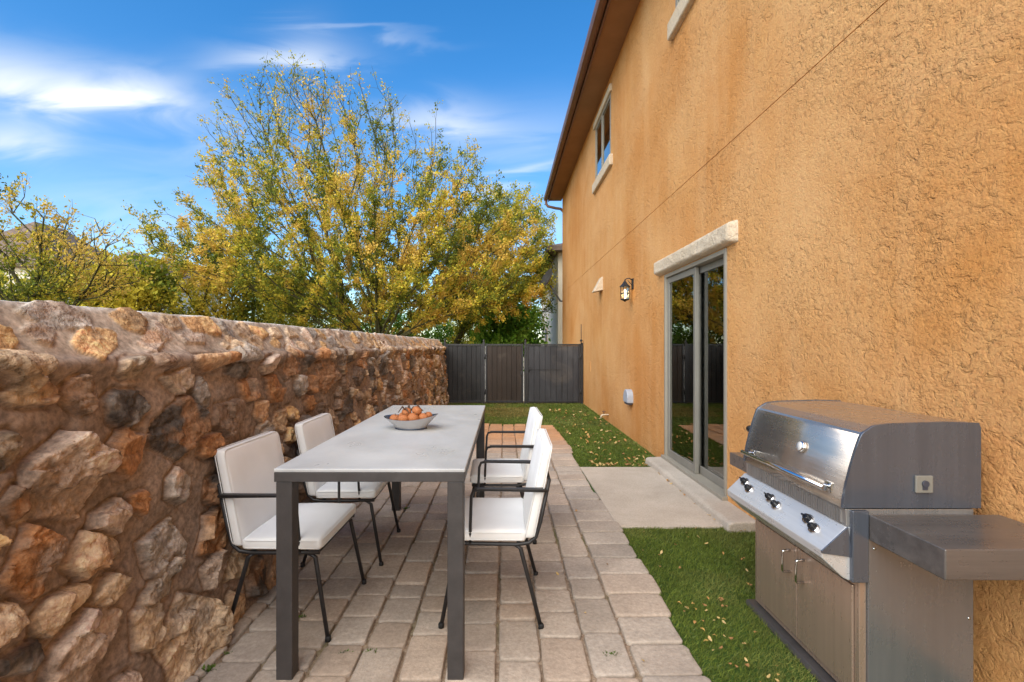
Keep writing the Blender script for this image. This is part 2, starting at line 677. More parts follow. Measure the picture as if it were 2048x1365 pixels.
def paving():
    V, Fc, C = [], [], []
    x = -1.42
    ci = 0
    widths = []
    while x < .80:
        wd = rnd.choice([.185, .20, .215, .205])
        if x + wd > .80: wd = .845 - x
        if wd < .12:
            widths[-1] = (widths[-1][0], widths[-1][1] + wd); break
        widths.append((x, wd)); x += wd
    base = np.array([.395, .328, .268])
    for (x0, wd) in widths:
        y = -1.2 + rnd.uniform(0, .2)
        yend = 7.95 + rnd.uniform(-.05, .05)
        while y < yend:
            ln_ = rnd.choice([.145, .205, .205, .21, .285, .29]) * rnd.uniform(.95, 1.05)
            gap = .008
            xa, xb, ya, yb = x0 + gap * rnd.uniform(.5, 1.3), x0 + wd - gap * rnd.uniform(.5, 1.3), y + gap * rnd.uniform(.4, 1.0), y + ln_ - gap * rnd.uniform(.4, 1.0)
            if x0 + wd > .79:
                xb = edge_x((ya + yb) / 2) + rnd.uniform(-.007, .007)
            cxm, cym = (xa + xb) / 2, (ya + yb) / 2
            hw, hl = (xb - xa) / 2, (yb - ya) / 2
            rr = rnd.uniform(.016, .032)
            out = []
            for (sx, sy, a0) in ((1, 1, 0), (-1, 1, 90), (-1, -1, 180), (1, -1, 270)):
                for q in range(4):
                    t = R(a0 + q * 30)
                    out.append((sx * (hw - rr) + rr * math.cos(t) + rnd.uniform(-.0022, .0022), sy * (hl - rr) + rr * math.sin(t) + rnd.uniform(-.0022, .0022)))
                # a point along the side, chipped a little
                nx_, ny_ = ((-sx, sy) if a0 in (0, 180) else (sx, -sy))
                if a0 in (0, 180):
                    out.append((rnd.uniform(-.3, .3) * hw, sy * (hl + rnd.uniform(-.004, .002))))
                else:
                    out.append((sx * (hw + rnd.uniform(-.004, .002)), rnd.uniform(-.3, .3) * hl))
            n = len(out)
            # order by angle so the outline is simple
            out.sort(key=lambda p: math.atan2(p[1] / hl, p[0] / hw))
            z0 = rnd.uniform(.010, .017)
            tx, ty = rnd.uniform(-.014, .014), rnd.uniform(-.014, .014)
            i0 = len(V)
            for (sc, dz, ins) in ((1, -.03, 0), (1, -.005, 0), (1, -.0014, .003), (1, 0, .0085), (1, .001, .024)):
                for (a, b) in out:
                    l_ = math.hypot(a, b)
                    f = (l_ - ins) / l_
                    aa, bb = a * f, b * f
                    V.append((cxm + aa, cym + bb, z0 + dz + aa * tx + bb * ty))
            V.append((cxm, cym, z0 + .002))
            for rI in range(4):
                for k in range(n):
                    a = i0 + rI * n + k; b = i0 + rI * n + (k + 1) % n
                    Fc.append((a, b, b + n, a + n))
            for k in range(n):
                Fc.append((i0 + 4 * n + k, i0 + 4 * n + (k + 1) % n, i0 + 5 * n))
            c = base * rnd.uniform(.88, 1.1)
            q = rnd.random()
            if q < .25: c = c * np.array([1.03, .98, .94])
            elif q < .45: c = c * np.array([.95, .97, .99])
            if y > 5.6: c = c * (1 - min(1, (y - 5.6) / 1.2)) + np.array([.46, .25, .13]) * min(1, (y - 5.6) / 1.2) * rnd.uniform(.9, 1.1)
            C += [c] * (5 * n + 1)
            y += ln_
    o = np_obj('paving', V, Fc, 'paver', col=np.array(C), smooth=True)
    tag(o, kind='structure')


paving()

# turf: a green backing sheet and the fibres standing in it
g = B()
ys = np.linspace(-1.5, GATE_Y + .2, 90)
vr = []
for y in ys:
    xl = edge_x(y) - .02 if y < 7.9 else max(-1.45, edge_x(7.9) - (y - 7.9) * 14)
    vr.append((g.bm.verts.new((xl, y, .000)), g.bm.verts.new((HX + .02, y, .000))))
for a, b in zip(vr, vr[1:]):
    g.bm.faces.new((a[0], a[1], b[1], b[0]))
k_ = Mat('turf_backing', (.035, .07, .014), .95, spec=.1)
k_.color(k_.ramp(k_.noise(k_.coord(), 30, 4), [(.3, (.03, .06, .012)), (.7, (.06, .10, .022))]))
tag(g.build('turf', 'turf_backing'), kind='structure')


def turf_blades():
    pts = []
    def area(n, x0, x1, y0, y1):
        pts.append(np.stack([rng.uniform(x0, x1, n), rng.uniform(y0, y1, n)], 1))
    area(56000, .74, 1.80, 1.0, 2.5)
    area(32000, .74, 1.80, 2.5, 3.52)
    area(6000, .74, 1.80, -.8, 1.0)
    area(30000, .74, 1.80, 5.15, 7.9)
    area(40000, -1.3, 1.80, 7.85, 11.0)
    p = np.concatenate(pts)
    ex = PX + .022 * np.sin(p[:, 1] * 2.1 + .6) + .010 * np.sin(p[:, 1] * 5.3)
    ok = (p[:, 0] > ex + .002 - .035 * rng.random(len(p)) ** 3) | (p[:, 1] > 7.97)
    pad = (p[:, 0] < 1.80) & (p[:, 1] > 3.50 + .03 * np.sin(p[:, 0] * 20)) & (p[:, 1] < 5.20)
    ok &= ~pad
    p = p[ok]
    n = len(p)
    far = np.clip(p[:, 1] / 3.0, .7, 3.2)
    wdt = rng.uniform(.0012, .0024, n) * far
    hgt = rng.uniform(.010, .026, n) * (.75 + .5 * fbm(p[:, 0] * 3, p[:, 1] * 3, 5))
    az = rng.uniform(0, 2 * np.pi, n)
    lean = rng.uniform(0, .026, n)
    la = rng.uniform(0, 2 * np.pi, n) * .5 + 2.5 + 2 * fbm(p[:, 0] * 2, p[:, 1] * 2, 9)
    z = np.zeros(n)
    a = np.stack([p[:, 0] - np.cos(az) * wdt, p[:, 1] - np.sin(az) * wdt, z], 1)
    b = np.stack([p[:, 0] + np.cos(az) * wdt, p[:, 1] + np.sin(az) * wdt, z], 1)
    t = np.stack([p[:, 0] + np.cos(la) * lean, p[:, 1] + np.sin(la) * lean, hgt], 1)
    V = np.stack([a, b, t], 1).reshape(-1, 3)
    Fc = np.arange(n * 3).reshape(-1, 3)
    c = np.array([.140, .178, .028]) * rng.uniform(.6, 1.4, (n, 1))
    pt_ = sstep(.42, .66, fbm(p[:, 0] * 2.6, p[:, 1] * 2.6, 77, 4))[:, None]
    c = c * (1 - pt_ * .45) + np.array([.235, .215, .065]) * pt_ * .45
    pale = rng.random(n) < .12
    c[pale] = np.array([.17, .20, .06]) * rng.uniform(.7, 1.2, (pale.sum(), 1))
    # worn, straw coloured patch by the fence
    worn = sstep(.45, .62, fbm(p[:, 0] * 1.5, p[:, 1] * 1.5, 3)) * sstep(8.3, 9.0, p[:, 1]) * (1 - sstep(.3, .9, p[:, 0]))
    c = c * (1 - worn[:, None] * .9) + np.array([.26, .19, .06]) * worn[:, None] * .9
    o = np_obj('grass', V, Fc, 'turf_fibre', col=np.repeat(c, 3, 0))
    tag(o, 'short green artificial grass fibres covering the strip by the house', 'grass', kind='stuff')


turf_blades()

# concrete pad and step in front of the sliding door
g = B()
poly = [(.83, 3.50), (1.2, 3.485), (1.60, 3.50), (1.60, 5.21), (1.2, 5.20), (.82, 5.21)]
g.prism(poly, 2, -.03, .016, .006)
tag(g.build('pad', 'pad_concrete'), kind='structure')
g = B()
g.prism([(1.585, -.02), (1.60, .055), (1.625, .068), (HX + .01, .074), (HX + .01, -.02)], 1, 3.42, 5.45, .012)
tag(g.build('door_step', 'step_concrete'), 'low rounded concrete step under the sliding glass door', 'step')

# ================================================================== rubble stone wall
def stone_wall():
    prof = [(-1.285, -.05), (-1.37, 1.20), (-1.385, 1.285), (-1.40, 1.305), (-1.505, 1.45), (-1.525, 1.474), (-1.60, 1.480), (-1.70, 1.46), (-1.72, -.05)]
    prof = [np.array(p) for p in prof]
    ctrl = [0]
    for a, b in zip(prof, prof[1:]): ctrl.append(ctrl[-1] + np.linalg.norm(b - a))
    sb = ctrl[3]           # the break where the sloped top begins
    st = ctrl[5]
    S = np.concatenate([np.arange(0, st, .0065), np.arange(st, ctrl[7], .02), np.linspace(ctrl[7], ctrl[8], 8)])
    U = np.concatenate([np.arange(-1.5, 1.0, .05), np.arange(1.0, 3.0, .006), np.arange(3.0, 3.2, .01), np.arange(3.2, 6, .015), np.arange(6, 11.06, .024)])
    PXs = np.interp(S, ctrl, [p[0] for p in prof]); PZs = np.interp(S, ctrl, [p[1] for p in prof])
    tx = np.gradient(PXs, S); tz = np.gradient(PZs, S)
    for _ in range(3):
        tx = np.convolve(np.pad(tx, 2, 'edge'), np.ones(5) / 5, 'valid'); tz = np.convolve(np.pad(tz, 2, 'edge'), np.ones(5) / 5, 'valid')
    nl = np.hypot(tx, tz); nx, nz = tz / nl, -tx / nl
    UU, SS = np.meshgrid(U, S, indexing='ij')
    # mortar
    hgt = ((fbm(UU * 3.2, SS * 3.2, 1, 4) - .5) * .05 + (fbm(UU * 12, SS * 12, 2, 5) - .5) * .022) * (1 - .6 * sstep(sb - .02, sb + .03, SS))
    m0 = np.array([.285, .205, .152])
    cvar = fbm(UU * 2.2, SS * 2.2, 8, 4)[..., None]
    colr = m0 * (.6 + .8 * cvar) * np.array([1, 1, 1])
    up = sstep(sb - .02, sb + .03, SS)[..., None]
    colr = colr * (1 - up) + np.array([.41, .32, .24]) * (.75 + .5 * cvar) * up
    rim = (sstep(st - .03, st + .005, SS + .03 * (fbm(UU * 9, SS * 3, 4) - .5)))[..., None]
    colr = colr * (1 - rim) + np.array([.60, .55, .49]) * rim
    # stones -------------------------------------------------------------
    PAL = {'tan': (.54, .38, .24), 'rust': (.44, .215, .095), 'dark': (.11, .088, .072), 'pink': (.62, .46, .345), 'grey': (.38, .32, .265),
           'gold': (.66, .41, .19), 'brown': (.27, .175, .115)}
    def pxs(px, py):
        Y = F * 1.345 / (CX - px)
        z = H - (py - CY) * Y / F
        return Y, z
    stones = []
    def add(px, py, wpx, hpx, rot, c, Hh=.045, ss=1.0):
        Y, z = pxs(px, py)
        # local scale: pixels to metres in u (foreshortened) and z
        du = F * 1.345 / (CX - px - wpx / 2) if px + wpx / 2 < 1000 else Y
        a = abs(F * 1.345 / (CX - (px + wpx / 2)) - F * 1.345 / (CX - (px - wpx / 2))) / 2
        b = hpx * Y / F / 2
        s = np.interp(z, [-.05, 1.20, 1.31], [0, ctrl[1], ctrl[3]])
        stones.append([Y, s, a * ss, b * ss, R(rot), c, Hh])
    for q in [(132, 960, 175, 185, 5, 'pink', .06), (355, 862, 105, 115, 12, 'dark', .05), (263, 815, 78, 80, 0, 'dark', .045), (258, 902, 62, 105, -20, 'rust', .04),
              (65, 728, 150, 44, 0, 'tan', .055), (88, 786, 125, 54, 6, 'tan', .05), (18, 900, 52, 90, 0, 'dark', .04), (180, 788, 62, 80, 0, 'brown', .035),
              (50, 1130, 110, 150, -8, 'rust', .055), (180, 1110, 115, 95, 0, 'tan', .045), (320, 1095, 90, 110, -10, 'grey', .05), (420, 1062, 70, 80, 20, 'rust', .045),
              (352, 1265, 110, 210, 28, 'tan', .065), (150, 1290, 170, 120, 20, 'pink', .06), (275, 1250, 60, 120, 22, 'tan', .05), (410, 1140, 48, 62, 20, 'pink', .045),
              (105, 1215, 130, 60, 8, 'tan', .045), (348, 970, 62, 68, -15, 'grey', .05), (275, 1005, 40, 50, 0, 'rust', .03), (30, 1010, 50, 70, 0, 'brown', .03),
              (410, 790, 40, 62, 0, 'grey', .045), (460, 835, 60, 70, 10, 'brown', .04), (370, 762, 78, 30, -3, 'tan', .05), (275, 735, 62, 46, 0, 'tan', .05),
              (335, 725, 50, 32, 0, 'brown', .05), (500, 780, 36, 52, 0, 'rust', .045), (300, 1165, 100, 34, 18, 'grey', .04), (510, 1000, 60, 100, 10, 'brown', .04), (445, 1220, 40, 90, 20, 'tan', .04)]:
        add(*q)
    names = list(PAL)
    tries = 0
    while tries < 9000:
        tries += 1
        u = rng.uniform(-1.4, 11.0)
        s = rng.uniform(.04, sb - .03)
        near_top = s > sb - .16
        if near_top: a, b = rng.uniform(.07, .16), rng.uniform(.03, .05)
        else:
            a = rng.uniform(.06, .19); b = a * rng.uniform(.5, 1.1)
        ok = True
        for t in stones:
            if abs(t[0] - u) > .5: continue
            if math.hypot((t[0] - u) / (t[2] + a), (t[1] - s) / (t[3] + b)) < .92: ok = False; break
        if ok:
            stones.append([u, s, a, b, R(rng.uniform(-25, 25)) if not near_top else R(rng.uniform(-6, 6)), str(rng.choice(names, p=[.20, .17, .15, .11, .11, .08, .18])), rng.uniform(.03, .06)])
    # flat flakes on the sloped top
    tries = 0; caps = []
    while tries < 7000:
        tries += 1
        u = rng.uniform(-1.4, 11.0); s = rng.uniform(sb + .03, st - .045)
        a, b = rng.uniform(.06, .14), rng.uniform(.035, .062)
        if all(math.hypot((t[0] - u) / (t[2] + a), (t[1] - s) / (t[3] + b)) >  .90 for t in caps if abs(t[0] - u) < .4):
            caps.append([u, s, a, b, R(rng.uniform(-30, 30)), str(rng.choice(['gold', 'tan', 'pink', 'grey'], p=[.28, .32, .2, .2])), rng.uniform(.010, .018)])
    wu = (fbm(UU * 12, SS * 12, 21, 4) - .5) * .022; ws = (fbm(UU * 12, SS * 12, 22, 4) - .5) * .022
    msk = np.zeros(UU.shape)
    ridg = np.abs(fbm(UU * 7 + SS * 5, SS * 15 - UU * 3, 31, 4) - .5) * 2
    fine = fbm(UU * 34, SS * 34, 41, 3) - .5
    ncap = len(stones)
    for si, (u, s, a, b, rot, c, Hh) in enumerate(stones + caps):
        cap = si >= ncap
        rad = max(a, b) * 1.5 + .06
        i0, i1 = np.searchsorted(U, [u - rad, u + rad]); j0, j1 = np.searchsorted(S, [s - rad, s + rad])
        if i1 - i0 < 2 or j1 - j0 < 2: continue
        sl = (slice(i0, i1), slice(j0, j1))
        x = UU[sl] - u + wu[sl]; y = SS[sl] - s + ws[sl]
        cr, sr = math.cos(rot), math.sin(rot)
        xr = x * cr + y * sr; yr = -x * sr + y * cr
        k = int(rng.integers(5, 8))
        th = rng.uniform(0, 2 * np.pi) + np.arange(k) * 2 * np.pi / k + rng.uniform(-.3, .3, k)
        d = np.full(x.shape, 9.)
        for t in th:
            n = np.array([math.cos(t), math.sin(t)])
            off = math.hypot(a * n[0], b * n[1]) * rng.uniform(.74, 1.02)
            d = np.minimum(d, off - (xr * n[0] + yr * n[1]))
        m = sstep(-.002, .003, d)
        # broken face: chips, each a small plane of its own
        area = a * b
        nch = int(np.clip(area / .0019, 3, 16))
        qx = rng.uniform(-a, a, nch); qy = rng.uniform(-b, b, nch)
        xw = xr + (ridg[sl] - .5) * .03; yw = yr + fine[sl] * .02
        D = (xw[..., None] - qx) ** 2 + ((yw[..., None] - qy) * 1.6) ** 2
        w_ = np.argmin(D, -1)
        tl = rng.normal(0, .13, (nch, 2)); th0 = rng.uniform(-.28, .28, nch) * Hh
        chips = th0[w_] + tl[w_, 0] * (xw - qx[w_]) + tl[w_, 1] * (yw - qy[w_])
        tone = rng.uniform(.72, 1.25, nch)[w_]
        ax, ay = rng.normal(0, .12, 2)
        face = Hh * .55 + ax * xr + ay * yr + chips * (.55 if cap else 1.0)
        face = np.clip(face, .003, (Hh if cap else Hh * 1.5 + .01)) * sstep(-.003, .006, d) + .003
        face = face + ((ridg[sl] - .4) * .016 + fine[sl] * .010) * (Hh / .045)
        cf = np.abs(fbm(UU[sl] * 8 + u * 5, SS[sl] * 11 + s * 9, 55, 4) - .5)
        face = face - .007 * (1 - sstep(0, .03, cf)) * (.3 if cap else 1)
        hgt[sl] = hgt[sl] * (1 - m) + (hgt[sl] * .35 + face) * m
        msk[sl] = np.maximum(msk[sl], m)
        # trough of shadow line where the mortar meets the stone
        tr_ = np.exp(-((d + .007) / .007) ** 2) * .012 * (0 if cap else 1)
        hgt[sl] -= tr_
        c0 = np.array(PAL[c]) * rng.uniform(.85, 1.2)
        c1 = np.array(PAL[str(rng.choice(['rust', 'tan', 'grey', 'brown']))])
        vv = sstep(.47, .62, fbm(UU[sl] * 9 + u * 7, SS[sl] * 9, 51, 4))[..., None]
        cc = c0 * (1 - vv * .55) + c1 * vv * .55
        cc = cc * (.42 + .58 * tone[..., None]) * (.82 + .36 * ridg[sl][..., None])
        colr[sl] = colr[sl] * (1 - m[..., None]) + cc * m[..., None]
    # lip of the coping: the last course sticks out
    lip = np.exp(-((SS - (sb - .045)) / .035) ** 2) * (.012 + .028 * fbm(UU * 5, SS * 0 + 3, 61))
    under = np.exp(-((SS - (sb - .13)) / .05) ** 2) * .012
    hgt = hgt + lip - under
    fadeback = 1 - sstep(st + .02, st + .1, SS)
    hgt = hgt * fadeback
    hgt = hgt + .006 * (fbm(UU * 4, SS * 2, 71) - .5)
    zr = .014 * (fbm(UU * 2.5, SS * 0, 81) - .5) * sstep(sb, st, SS)
    VX = PXs[None, :] + nx[None, :] * hgt
    VZ = PZs[None, :] + nz[None, :] * hgt + zr
    VY = UU + .0 * SS
    nu, ns = UU.shape
    idx = np.arange(nu * ns).reshape(nu, ns)
    V = np.stack([VX, VY, VZ], -1).reshape(-1, 3)
    C = np.concatenate([np.clip(colr.reshape(-1, 3), .01, .8), msk.reshape(-1, 1)], 1)
    jb = int(np.searchsorted(S, sb - .015))
    def part(name, ja, jz, parent):
        ii = idx[:, ja:jz + 1]
        f = np.stack([ii[:-1, :-1], ii[1:, :-1], ii[1:, 1:], ii[:-1, 1:]], -1).reshape(-1, 4)
        used = np.unique(f)
        rm = np.full(nu * ns, -1); rm[used] = np.arange(len(used))
        return np_obj(name, V[used], rm[f], 'rubble_stone', parent, col=C[used], smooth=True)
    o = part('stone_wall', 0, jb, None)
    tag(o, 'rough brown rubble stone garden wall with mortar joints, left of the table', 'stone wall')
    cp = part('coping', jb, ns - 1, o)
    cp['label'] = 'sloped pale mortar coping set with flat tan stones'
    # closing end by the gate
    e = B()
    e.prism([(p[0], p[1]) for p in prof], 1, 11.03, 11.06)
    e.build('end_face', 'step_concrete', o)


stone_wall()

# ================================================================== the house
house = empty('stucco_house', (HX, 0, 0), 0, 'two storey orange stucco house along the right side of the yard', 'house')


def hp(o):           # parts are built in world space; keep them there under the empty
    o.parent = house
    o.location = -house.location
    return o


EAVE = 5.93
END_Y = 15.0
DY0, DY1, DZ0, DZ1 = 3.90, 5.41, .075, 2.13
W1 = (8.15, 9.50, 4.55, 5.62)
W2 = (3.95, 5.05, 4.80, 5.70)


def house_wall():
    b = B()
    holes = [(DY0, DY1, DZ0, DZ1), W1, W2]
    JZ = (2.959, 2.966)
    ycuts = sorted({-4.0, END_Y, *[h[0] for h in holes], *[h[1] for h in holes]})
    zcuts = sorted({-.05, EAVE + .1, *JZ, *[h[2] for h in holes], *[h[3] for h in holes]})
    for ya, yb in zip(ycuts, ycuts[1:]):
        for za, zb in zip(zcuts, zcuts[1:]):
            ym, zm = (ya + yb) / 2, (za + zb) / 2
            if any(h[0] < ym < h[1] and h[2] < zm < h[3] for h in holes): continue
            x = HX + (.006 if abs(za - JZ[0]) < 1e-6 and abs(zb - JZ[1]) < 1e-6 else 0)
            b.quad((x, ya, za), (x, ya, zb), (x, yb, zb), (x, yb, za))
    b.quad((HX, -4, JZ[0]), (HX, END_Y, JZ[0]), (HX + .006, END_Y, JZ[0]), (HX + .006, -4, JZ[0]))
    b.quad((HX, -4, JZ[1]), (HX, END_Y, JZ[1]), (HX + .006, END_Y, JZ[1]), (HX + .006, -4, JZ[1]))
    for (ya, yb, za, zb) in holes:      # reveals
        x0, x1 = HX, HX + .14
        b.quad((x0, ya, za), (x1, ya, za), (x1, ya, zb), (x0, ya, zb))
        b.quad((x0, yb, za), (x0, yb, zb), (x1, yb, zb), (x1, yb, za))
        b.quad((x0, ya, zb), (x1, ya, zb), (x1, yb, zb), (x0, yb, zb))
        b.quad((x0, ya, za), (x0, yb, za), (x1, yb, za), (x1, ya, za))
    # other sides of the house
    b.quad((HX, END_Y, -.05), (HX, END_Y, 6.03), (11, END_Y, 6.03), (11, END_Y, -.05))
    b.quad((HX, -4, -.05), (11, -4, -.05), (11, -4, 6.03), (HX, -4, 6.03))
    b.quad((11, -4, -.05), (11, END_Y, -.05), (11, END_Y, 6.03), (11, -4, 6.03))
    return hp(b.build('wall', 'ochre_stucco', fix=False))


house_wall()
b = B()
b.box(HX - .395, HX - .002, -4.3, END_Y + .25, EAVE, EAVE + .02)
hp(b.build('soffit', 'soffit_paint'))
b = B()
b.box(HX - .425, HX - .396, -4.3, END_Y + .25, EAVE - .03, EAVE + .14)
hp(b.build('fascia', 'brown_metal'))
b = B()
b.prism([(HX - .5, EAVE + .13), (6.4, EAVE + 1.9), (12.0, EAVE + .13), (12.0, EAVE + .22), (6.4, EAVE + 2.0), (HX - .5, EAVE + .22)], 1, -4.35, END_Y + .35)
hp(b.build('roof', 'roof_tile'))
# gutter, half round channel with its elbow at the far end
b = B()
gx, gz = HX - .49, EAVE + .055
pts = [(gx - .065, gz + .07), (gx - .068, gz), (gx - .05, gz - .05), (gx, gz - .066), (gx + .05, gz - .05), (gx + .062, gz), (gx + .062, gz + .05), (gx + .05, gz + .04), (gx + .03, gz - .02), (gx, gz - .045), (gx - .03, gz - .03), (gx - .05, gz + .01), (gx - .05, gz + .07)]
b.prism(pts, 1, -4.3, END_Y + .27)
gut = hp(b.build('gutter', 'brown_metal'))
b = B()
b.tube([(gx, END_Y + .18, gz - .05), (gx, END_Y + .18, gz - .17), (gx + .05, END_Y + .17, gz - .25), (gx + .30, END_Y + .10, gz - .33), (gx + .44, END_Y + .06, gz - .36), (gx + .53, END_Y + .06, gz - .45), (gx + .56, END_Y + .06, gz - .6), (gx + .56, END_Y + .06, 0.1)], .042, 10)
o = b.build('downspout', 'brown_metal', gut)


def window(nm, wd, mullion, blind):
    ya, yb, za, zb = wd
    fx0, fx1 = HX - .012, HX + .04
    b = B()
    t = .045
    b.box(fx0, fx1, ya + .002, ya + t, za + .002, zb - .002)
    b.box(fx0, fx1, yb - t, yb - .002, za + .002, zb - .002)
    b.box(fx0 + .001, fx1 - .001, ya + t, yb - t, za + .003, za + t)
    b.box(fx0 + .001, fx1 - .001, ya + t, yb - t, zb - t, zb - .003)
    b.box(fx0 - .004, fx1 - .002, mullion - .028, mullion + .028, za + t, zb - t)
    fr = hp(b.build('window', 'frame_beige'))
    b = B()
    b.box(HX + .004, HX + .009, ya + t, yb - t, za + t, zb - t)
    b.build('pane', 'door_glass', fr)
    b = B()
    b.box(HX + .105, HX + .115, ya + .01, yb - .01, za + .01, zb - .01)
    b.build('screen', 'screen_dark', fr)
    if blind:
        b = B()
        zt = za + (zb - za) * .52
        n = 14
        for k in range(n):
            z = za + t + (zt - za - t) * k / n
            b.box(HX + .018, HX + .024, ya + t, mullion - .03, z + .001, z + (zt - za - t) / n - .002)
        b.build('blind', 'blind_white', fr)
    # trims
    b = B()
    b.box(HX - .06, HX + .05, ya - .13, yb + .13, za - .19, za - .003, .02, 3)
    b.build('sill', 'trim_stucco', fr)
    b = B()
    b.box(HX - .045, HX + .05, ya - .08, yb + .08, zb + .003, zb + .13, .018, 3)
    b.build('head_trim', 'trim_stucco', fr)


window('far', W1, 8.86, True)
window('near', W2, 4.5, False)

# sliding door
t = .042
b = B()
b.box(HX - .012, HX + .11, DY0 + .002, DY0 + t, DZ0 + .002, DZ1 - .002, .004)
b.box(HX - .012, HX + .11, DY1 - t, DY1 - .002, DZ0 + .002, DZ1 - .002, .004)
b.box(HX - .010, HX + .108, DY0 + t, DY1 - t, DZ1 - t, DZ1 - .003, .004)
b.box(HX - .045, HX + .108, DY0 - .01, DY1 + .01, DZ0 - .03, DZ0 + .028, .004)
door = hp(b.build('sliding_door', 'frame_beige'))
MID = 4.63
for (ya, yb, xx, nm) in ((DY0 + t, MID + .04, HX + .060, 0), (MID - .045, DY1 - t, HX + .012, 1)):
    b = B()
    s = .048
    x0, x1 = xx, xx + .036
    b.box(x0, x1, ya + .001, ya + s, DZ0 + .03, DZ1 - t - .002, .003)
    b.box(x0, x1, yb - s, yb - .001, DZ0 + .03, DZ1 - t - .002, .003)
    b.box(x0 + .002, x1 - .002, ya + s, yb - s, DZ0 + .03, DZ0 + .03 + .075, .002)
    b.box(x0 + .002, x1 - .002, ya + s, yb - s, DZ1 - t - .065, DZ1 - t - .003, .002)
    sash = b.build('sash', 'frame_grey', door)
    b = B()
    b.box(x0 + .014, x0 + .020, ya + s, yb - s, DZ0 + .105, DZ1 - t - .065)
    b.build('glass', 'door_glass', sash)
    if nm == 0:
        b = B()
        b.box(x0 - .022, x0 - .004, ya + .016, ya + .046, 1.0, 1.24, .004)
        b.build('handle', 'vent_grey', sash)
# door lintel, carved stucco trim with soft ends
def lintel():
    n, m_ = 70, 14
    V = []; Fc = []
    y0, y1, z0, z1 = DY0 - .19, DY1 + .22, DZ1 + .004, DZ1 + .185
    for i in range(n):
        for j in range(m_):
            fy = i / (n - 1); fz = j / (m_ - 1)
            y = y0 + (y1 - y0) * fy; z = z0 + (z1 - z0) * fz
            e = min(fy, 1 - fy) * (y1 - y0); ez = min(fz, 1 - fz) * (z1 - z0)
            d = .075 * min(1, (e / .05)) ** .5 * min(1, (ez / .03 + .001)) ** .5
            d += .018 * (float(fbm(np.array(y * 7), np.array(z * 14), 4)) - .5) + .008 * (float(fbm(np.array(y * 30), np.array(z * 30), 6)) - .5)
            wob = .012 * (float(fbm(np.array(y * 3), np.array(fz * 2.), 9)) - .5)
            V.append((HX + .02 - max(d, 0) - .018 * (d > .01), y, z + wob * (fz > .02)))
    for i in range(n - 1):
        for j in range(m_ - 1):
            a = i * m_ + j
            Fc.append((a, a + 1, a + m_ + 1, a + m_))
    o = np_obj('door_trim', V, Fc, 'trim_stucco', smooth=True)
    hp(o)


lintel()
# dark room behind the glass
b = B()
rx0, rx1, ry0, ry1, rz0, rz1 = HX + .145, HX + 4.2, 2.2, 7.0, .06, 2.6
b.quad((rx1, ry0, rz0), (rx1, ry1, rz0), (rx1, ry1, rz1), (rx1, ry0, rz1))
b.quad((rx0, ry0, rz0), (rx1, ry0, rz0), (rx1, ry0, rz1), (rx0, ry0, rz1))
b.quad((rx0, ry1, rz0), (rx0, ry1, rz1), (rx1, ry1, rz1), (rx1, ry1, rz0))
b.quad((rx0, ry0, rz1), (rx1, ry0, rz1), (rx1, ry1, rz1), (rx0, ry1, rz1))
room = hp(b.build('room', 'room_wall'))
b = B()
b.quad((rx0 - .02, ry0, rz0), (rx0 - .02, ry1, rz0), (rx1, ry1, rz0), (rx1, ry0, rz0))
b.build('room_floor', 'room_floor', room)
V = []; Fc = []
for i in range(60):
    y = 5.02 + .42 * i / 59
    x = HX + .20 + .03 * math.sin(i * .75)
    V += [(x, y, .09), (x + .004, y, 2.2)]
    if i: Fc.append((2 * i - 2, 2 * i - 1, 2 * i + 1, 2 * i))
cu = np_obj('curtain', V, Fc, 'curtain', room, smooth=True)

# ---- things on the house wall
LY = 6.76
lan = empty('wall_lantern', (HX, LY, 2.14), 0, 'small black wall lantern with lit warm bulb beside the sliding door', 'lantern')
lan.scale = (.76, .76, .76)
b = B()
b.box(-.018, -.001, -.05, .05, -.02, .18, .006)
b.tube([(-.01, 0, .15), (-.07, 0, .185), (-.13, 0, .175), (-.15, 0, .14)], [.011, .010, .009, .009], 8)
b.tube([(-.01, 0, .05), (-.05, 0, .09), (-.10, 0, .15)], .006, 6)
b.build('bracket', 'lantern_black', lan)
b = B()
b.lathe([(.012, .16), (.012, .135), (.03, .12), (.045, .09), (.085, .045), (.098, .03), (.098, .02), (.02, .02)], (-.15, 0, 0), 6, smooth=False)
b.build('lantern_roof', 'lantern_black', lan)
b = B()
for k in range(6):
    a = k * math.pi / 3
    b.tube([(-.15 + .082 * math.cos(a), .082 * math.sin(a), .022), (-.15 + .074 * math.cos(a), .074 * math.sin(a), -.20)], .0065, 5)
b.lathe([(.02, -.20), (.082, -.20), (.082, -.215), (.03, -.235), (.012, -.25)], (-.15, 0, 0), 6, smooth=False)
b.lathe([(.083, -.085), (.086, -.085), (.086, -.10), (.083, -.10)], (-.15, 0, 0), 6, smooth=False)
b.build('cage', 'lantern_black', lan)
b = B()
b.lathe([(.072, .019), (.066, -.198)], (-.15, 0, 0), 6, smooth=False)
b.build('glass', 'lamp_glass', lan)
b = B()
b.lathe([(.010, -.19), (.018, -.17), (.030, -.11), (.030, -.07), (.016, -.03), (.006, -.02)], (-.15, 0, 0), 12)
b.build('bulb', 'lamp_bulb', lan)

